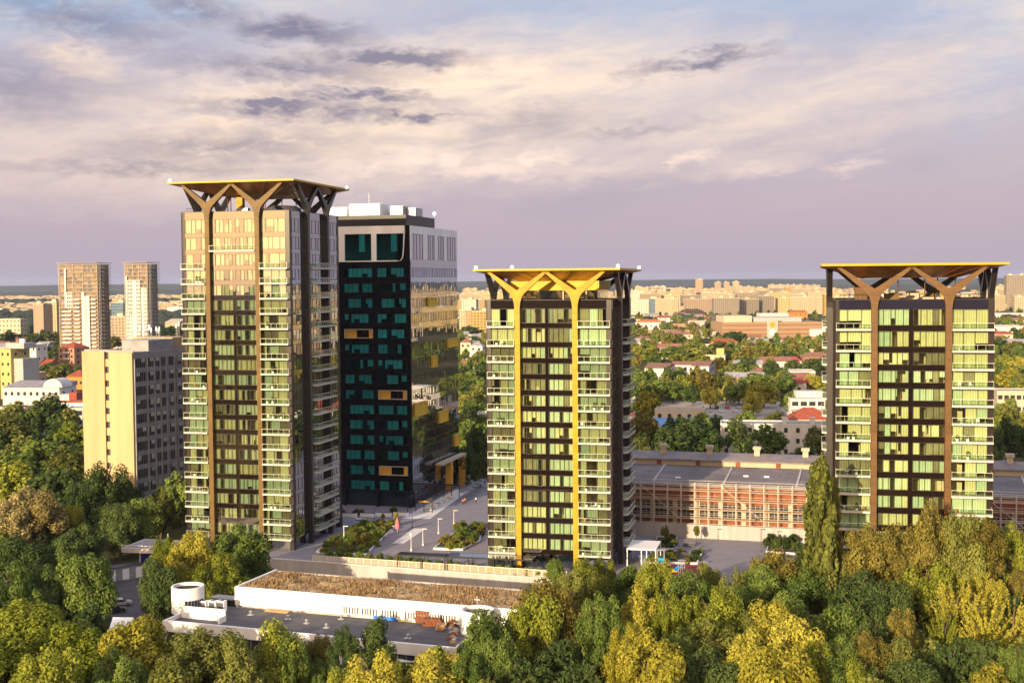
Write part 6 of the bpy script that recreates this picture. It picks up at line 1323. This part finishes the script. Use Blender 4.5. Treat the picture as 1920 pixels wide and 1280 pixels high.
# playground
p = PZ(1276, 1078); SL = thing('slide', 'blue and yellow slide on the dark red playground', 'slide', (p.x, p.y, 0), R(110))
b = MB()
for k in range(6): x = k * .55; z = 2.0 - k * .36; b.box(x, x + .56, -.35, .35, z - .30, z - .2, 0 if k < 4 else 1); b.box(x, x + .56, -.42, -.35, z - .3, z + .15, 0 if k < 4 else 1); b.box(x, x + .56, .35, .42, z - .3, z + .15, 0 if k < 4 else 1)
b.build('chute', [M('blue plastic', (.01, .22, .62), .4), M('yellow plastic', (.75, .55, .02), .4)], SL)
b = MB(); b.box(-1.0, 0, -.5, .5, 1.72, 1.8); [b.tube([(x, y, 0), (x, y, 3.2)], .06, 5) for x in (-.95, -.05) for y in (-.45, .45)]; b.box(-1.1, .1, -.6, .6, 3.2, 3.3); b.build('platform', m_greymetal, SL)
p = PZ(1239, 1062); SW = thing('play_tower', 'small blue play tower beside the white pergola', 'play tower', (p.x, p.y, 0)); b = MB(); b.box(-.7, .7, -.5, .5, .9, 1.9); b.build('panel', M('light blue plastic', (.03, .34, .66), .4), SW)
b = MB(); [b.tube([(x, y, 0), (x, y, 3.6)], .07, 5) for x in (-.7, .7) for y in (-.5, .5)]; b.box(-.9, .9, -.7, .7, 3.6, 3.75); b.build('frame', m_greymetal, SW)
for k, (px, py) in enumerate(((1292, 1024), (1288, 1042))):
    p = PZ(px, py); b = MB(); b.box(-1.4, 1.4, -.6, .6, .35, .5); b.box(-1.2, -1, -.5, .5, 0, .35); b.box(1, 1.2, -.5, .5, 0, .35); b.box(-1.4, 1.4, .5, .62, .5, 1.0); tag(b.build('bench', m_darkgrey, None, (p.x, p.y, 0), HA), ['grey bench beside the potted tree near the brick hall', 'grey bench behind the long planter'][k], 'bench', 'grey benches on the rear plaza')
# cars
def car_meshes(paint):
    b = MB(); prof = [(-2.1, .35), (2.1, .35), (2.15, .75), (1.9, .92), (1.1, 1.0), (.45, 1.45), (-1.1, 1.48), (-1.9, 1.0), (-2.15, .85)]
    b.prism(prof, -.85, .85, 'xz'); bo = b.mesh('body', paint)
    w_ = MB()
    for s in (-.856, .856): w_.add([(1.0, s, 1.0), (.42, s, 1.38), (-1.05, s, 1.40), (-1.7, s, 1.0)], ((0, 1, 2, 3),))
    w_.add([(1.13, -.75, 1.02), (1.13, .75, 1.02), (.52, .7, 1.43), (.52, -.7, 1.43)], ((0, 1, 2, 3),)); w_.add([(-1.93, -.75, 1.02), (-1.93, .75, 1.02), (-1.18, .7, 1.46), (-1.18, -.7, 1.46)], ((0, 1, 2, 3),))
    wh = MB(); wh.M = Matrix.Rotation(R(90), 4, 'X'); wh.lathe([(.01, -.1), (.33, -.1), (.33, .1), (.01, .1)], 14)
    h = MB(); h.box(2.08, 2.17, -.16, .16, .66, .8)
    return bo, w_.mesh('window', m_winblue), wh.mesh('wheel', m_darkgrey), h.mesh('headlight', m_whiteclean)
CM = {n: car_meshes(M(n + ' car paint', c, .3, .1, .03, spec=.6)) for n, c in (('white', (.75, .75, .75)), ('dark', (.03, .03, .035)), ('silver', (.42, .43, .45)), ('red', (.35, .03, .02)))}
def car(p, rz, col, label, group, z):
    bo, wi, wh, hd_ = CM[col]; r = thing('parked_car', label, 'car', (p.x, p.y, z), rz, group); O('body', bo, r); O('window', wi, r)
    for x in (-1.3, 1.3):
        for y in (-.82, .82): O('wheel', wh, r, (x, y, .33))
    for y in (-.6, .6): O('headlight', hd_, r, (0, y, 0))
car(PZ(884, 870), R(8), 'white', 'white car parked furthest back between the office and the middle tower', 'cars in the gap', 0); car(PZ(884, 884), R(4), 'white', 'white car parked nearer, in the gap right of the office', 'cars in the gap', 0)
car(PZ(226, 1135, GZ), R(20), 'silver', 'silver car in the yard nearest the small white tent', 'cars in the yard', GZ); car(PZ(112, 1112, GZ), R(40), 'white', 'white car half hidden by trees left of the yard', 'cars in the yard', GZ); car(PZ(214, 1148, GZ), R(24), 'dark', 'dark car parked beside the silver car in the yard', 'cars in the yard', GZ)
for k in range(9):
    col = ['white', 'silver', 'dark', 'white', 'red', 'white', 'silver', 'white', 'dark'][k]; car(PZ(1318 + k * 11 + (k % 3) * 2, 766 + (k % 2) * 6, GZ), R(80 + k * 3), col, '%s car in the pale car park behind the lean-to, %s from the left' % (col, ordw(k)), 'cars in the pale car park', GZ + .016)
# people
def person(px, py, rz, shirt, trousers, hair, label, z=0, stride=.25, pos=None):
    p = pos or PZ(px, py, z)
    J = {'pel': (0, 0, .95, .14), 'wai': (0, 0, 1.12, .13), 'che': (0, .01, 1.35, .16), 'nec': (0, 0, 1.50, .06), 'hea': (0, -.01, 1.60, .085), 'top': (0, -.01, 1.72, .085),
         'shl': (-.19, 0, 1.42, .065), 'ell': (-.26, -.02, 1.15, .045), 'wrl': (-.25, -.12, .92, .033), 'hal': (-.25, -.15, .83, .035), 'shr': (.19, 0, 1.42, .065), 'elr': (.26, .05, 1.15, .045), 'wrr': (.25, .0, .92, .033), 'har': (.25, -.02, .83, .035),
         'hil': (-.10, 0, .90, .10), 'knl': (-.11, -stride * .6, .50, .065), 'anl': (-.11, -stride * .5, .08, .045), 'tol': (-.11, -stride * .5 - .16, .035, .035), 'hir': (.10, 0, .90, .10), 'knr': (.11, stride * .2, .50, .065), 'anr': (.11, stride * .9, .10, .045), 'tor': (.11, stride * .9 - .15, .035, .035)}
    E = 'pel-wai wai-che che-nec nec-hea hea-top che-shl shl-ell ell-wrl wrl-hal che-shr shr-elr elr-wrr wrr-har pel-hil hil-knl knl-anl anl-tol pel-hir hir-knr knr-anr anr-tor'.split()
    ks = list(J); me = bpy.data.meshes.new('person'); me.from_pydata([J[k][:3] for k in ks], [tuple(ks.index(q) for q in e_.split('-')) for e_ in E], [])
    o = bpy.data.objects.new('person', me); COL.objects.link(o); m_ = o.modifiers.new('skin', 'SKIN'); s_ = o.modifiers.new('sub', 'SUBSURF'); s_.levels = 1
    for k, v in zip(ks, me.skin_vertices[0].data): v.radius = (J[k][3],) * 2; v.use_root = k == 'pel'
    ev = o.evaluated_get(bpy.context.evaluated_depsgraph_get()); me2 = bpy.data.meshes.new_from_object(ev); o.modifiers.clear(); o.data = me2
    me2.materials.clear()
    for mm in (M('skin', (.45, .27, .18), .6, var=.05), shirt, trousers, hair, m_black): me2.materials.append(mm)
    for f in me2.polygons:
        c = f.center; f.use_smooth = True
        f.material_index = 3 if (c.z > 1.66 or (c.z > 1.57 and c.y > .03)) else 0 if c.z > 1.49 or (abs(c.x) > .21 and c.z < 1.18) else 1 if c.z > .98 else 4 if c.z < .09 else 2
    o.location = (p.x, p.y, z); o.rotation_euler = (0, 0, rz); tag(o, label, 'person'); return o
mo, mw, mn, mh = M('orange cloth', (.65, .22, .08), .9), M('white cloth', (.75, .74, .72), .9), M('navy cloth', (.03, .035, .07), .9), M('dark hair', (.025, .018, .014), .8)
person(868, 946, R(20), mo, mn, mh, 'left one of two people in orange tops walking past the pergola'); person(872, 944, R(200), mo, mn, mh, 'right one of two people in orange tops walking past the pergola'); person(892.5, 943, R(30), mw, mn, mh, 'person in a white top walking alone near the middle tower'); person(1466, 1037, R(90), mn, mn, mh, 'person in dark clothes standing by the hedge near the poplar')
# things kept on the balconies
pot = MB(); pot.lathe([(.01, 0), (.22, 0), (.30, .5), (.24, .5), (.01, .45)], 10); pote = pot.mesh('pot', m_whiteclean)
ch = MB(); ch.box(-.28, .28, -.28, .28, .36, .44); ch.box(-.28, .28, .22, .28, .44, .85)
for x in (-.24, .24):
    for y in (-.24, .24): ch.box(x - .02, x + .02, y - .02, y + .02, 0, .36)
che = {n: ch.mesh('chair', m) for n, m in (('white', m_whiteclean), ('dark', m_darkgrey), ('orange', m_orange_r))}
tb = MB(); tb.lathe([(.01, .68), (.42, .68), (.42, .72), (.01, .72)], 12); tb.tube([(0, 0, 0), (0, 0, .68)], .04, 5); tb.lathe([(.25, 0), (.25, .03), (.01, .03)], 10); tbe = tb.mesh('table', m_whiteclean)
g = random.Random(8)
for T, FM, bays_, nm, levs in ((T1, F1, B1, 'the tallest tower', lev1), (T2, F2, B2, 'the gold columned tower', lev2), (T3, F3, B3, 'the brown columned tower', lev2)):
    MW = Matrix.Translation(T.location) @ Matrix.Rotation(T.rotation_euler.z, 4, 'Z') @ FM['F']
    for k in range(2):
        st = 'left' if k == 0 else 'right'
        for i, (z0, _) in enumerate(levs):
            if g.random() < .45: continue
            fl = ordw(len(levs) - 1 - i); x0, x1 = bays_[k]
            for s in range(g.choice((1, 2, 2, 3))):
                x = x0 + .5 + (x1 - x0 - 1.0) * ((s + g.uniform(.2, .8)) / 3); p = MW @ Vector((x, -.75, z0 + .005)); where = 'on %s %s balcony from the top of %s' % (fl, st, nm)
                what = g.choice(('plant', 'white', 'dark', 'orange', 'table', 'plant')); pos = ['left end', 'middle', 'right end'][s]
                if what == 'plant':
                    r = thing('potted_plant', 'potted plant %s, %s' % (where, pos), 'plant', p, 0, 'potted plants on balconies'); O('pot', pote, r)
                    c = O('foliage', CR[('far', 'broad')][g.randrange(4)], r, (0, 0, .42)); c.scale = (.42, .42, g.uniform(.7, 1.3)); c.material_slots[0].link = 'OBJECT'; c.material_slots[0].material = LEAFM[g.choice([GR, OL, GR])]
                elif what == 'table': tag(O('table', tbe, None, p), 'table %s, %s' % (where, pos), 'table', 'tables on balconies')
                else: tag(O('chair', che[what], None, p, g.uniform(0, 6)), '%s chair %s, %s' % (what, where, pos), 'chair', 'chairs on balconies')
# ---------------------------------------------------------------- tree labels: kind, surroundings, then place in the row
AD = {Y_: 'bright yellow', YG: 'yellow green', OL: 'olive', GR: 'mid green', DK: 'dark green', BR: 'russet brown', PA_: 'pale straw'}
SHP = {'broad': 'round tree', 'tall': 'slender tree', 'poplar': 'tall poplar', 'spray': 'feathery upswept tree', 'cedar': 'layered cedar'}
def region(px, y):
    if y < 235:
        return 'left of the white building' if px < 315 else 'before the white building' if px < 965 else 'below the gold columned tower' if px < 1290 else 'below the brick hall' if px < 1545 else 'below the brown columned tower'
    if y < 430:
        return 'round the blue sign kiosk' if 270 < px < 500 else 'beside the concrete block' if px < 500 else 'on the paved plaza' if px < 1400 else 'at the brown tower foot'
    if px < 420: return 'among the far left houses' if y > 700 else 'behind the concrete block'
    if px < 920: return 'in the gap beside the office'
    if px > 1600: return 'right of the brown tower'
    return 'just behind the brick hall' if y < 620 else 'round the white school' if y < 1000 else 'below the shopping centre'
rk = {}
for t, px, y, kind, shape, H in TREES: rk.setdefault((AD[kind], SHP[shape], region(px, y)), []).append((px, t))
for (a, s_, w_), L in rk.items():
    L.sort(key=lambda q: q[0])
    for k, (px, t) in enumerate(L):
        tag(t, '%s %s %s' % (a, s_, w_) if len(L) == 1 else '%s %s %s from the left, %s' % (ordw(k), a, s_, w_), 'tree', 'trees ' + w_)
# ---------------------------------------------------------------- thin evening haze round the whole scene
hb = MB(); hb.box(-16500, 16500, -9500, 16500, GZ - 1.5, 128); m, nt, out = newmat('haze')
pv = N(nt, 'ShaderNodeVolumePrincipled', Density=HAZE); pv.inputs['Color'].default_value = (.62, .70, .98, 1); pv.inputs['Anisotropy'].default_value = .1; nt.links.new(pv.outputs[0], out.inputs['Volume'])
tag(hb.build('haze', m), 'thin pale evening haze over the city', 'haze', kind='stuff')
S.view_settings.view_transform = 'Standard'; S.view_settings.look = 'None'; S.view_settings.exposure = EXPO; S.view_settings.gamma = 1
S.render.engine = 'CYCLES'
cy = S.cycles; cy.max_bounces = 7; cy.diffuse_bounces = 3; cy.glossy_bounces = 3; cy.transmission_bounces = 4; cy.transparent_max_bounces = 14; cy.volume_bounces = 0
cy.use_denoising = True; cy.sample_clamp_indirect = 6; cy.caustics_reflective = False; cy.caustics_refractive = False
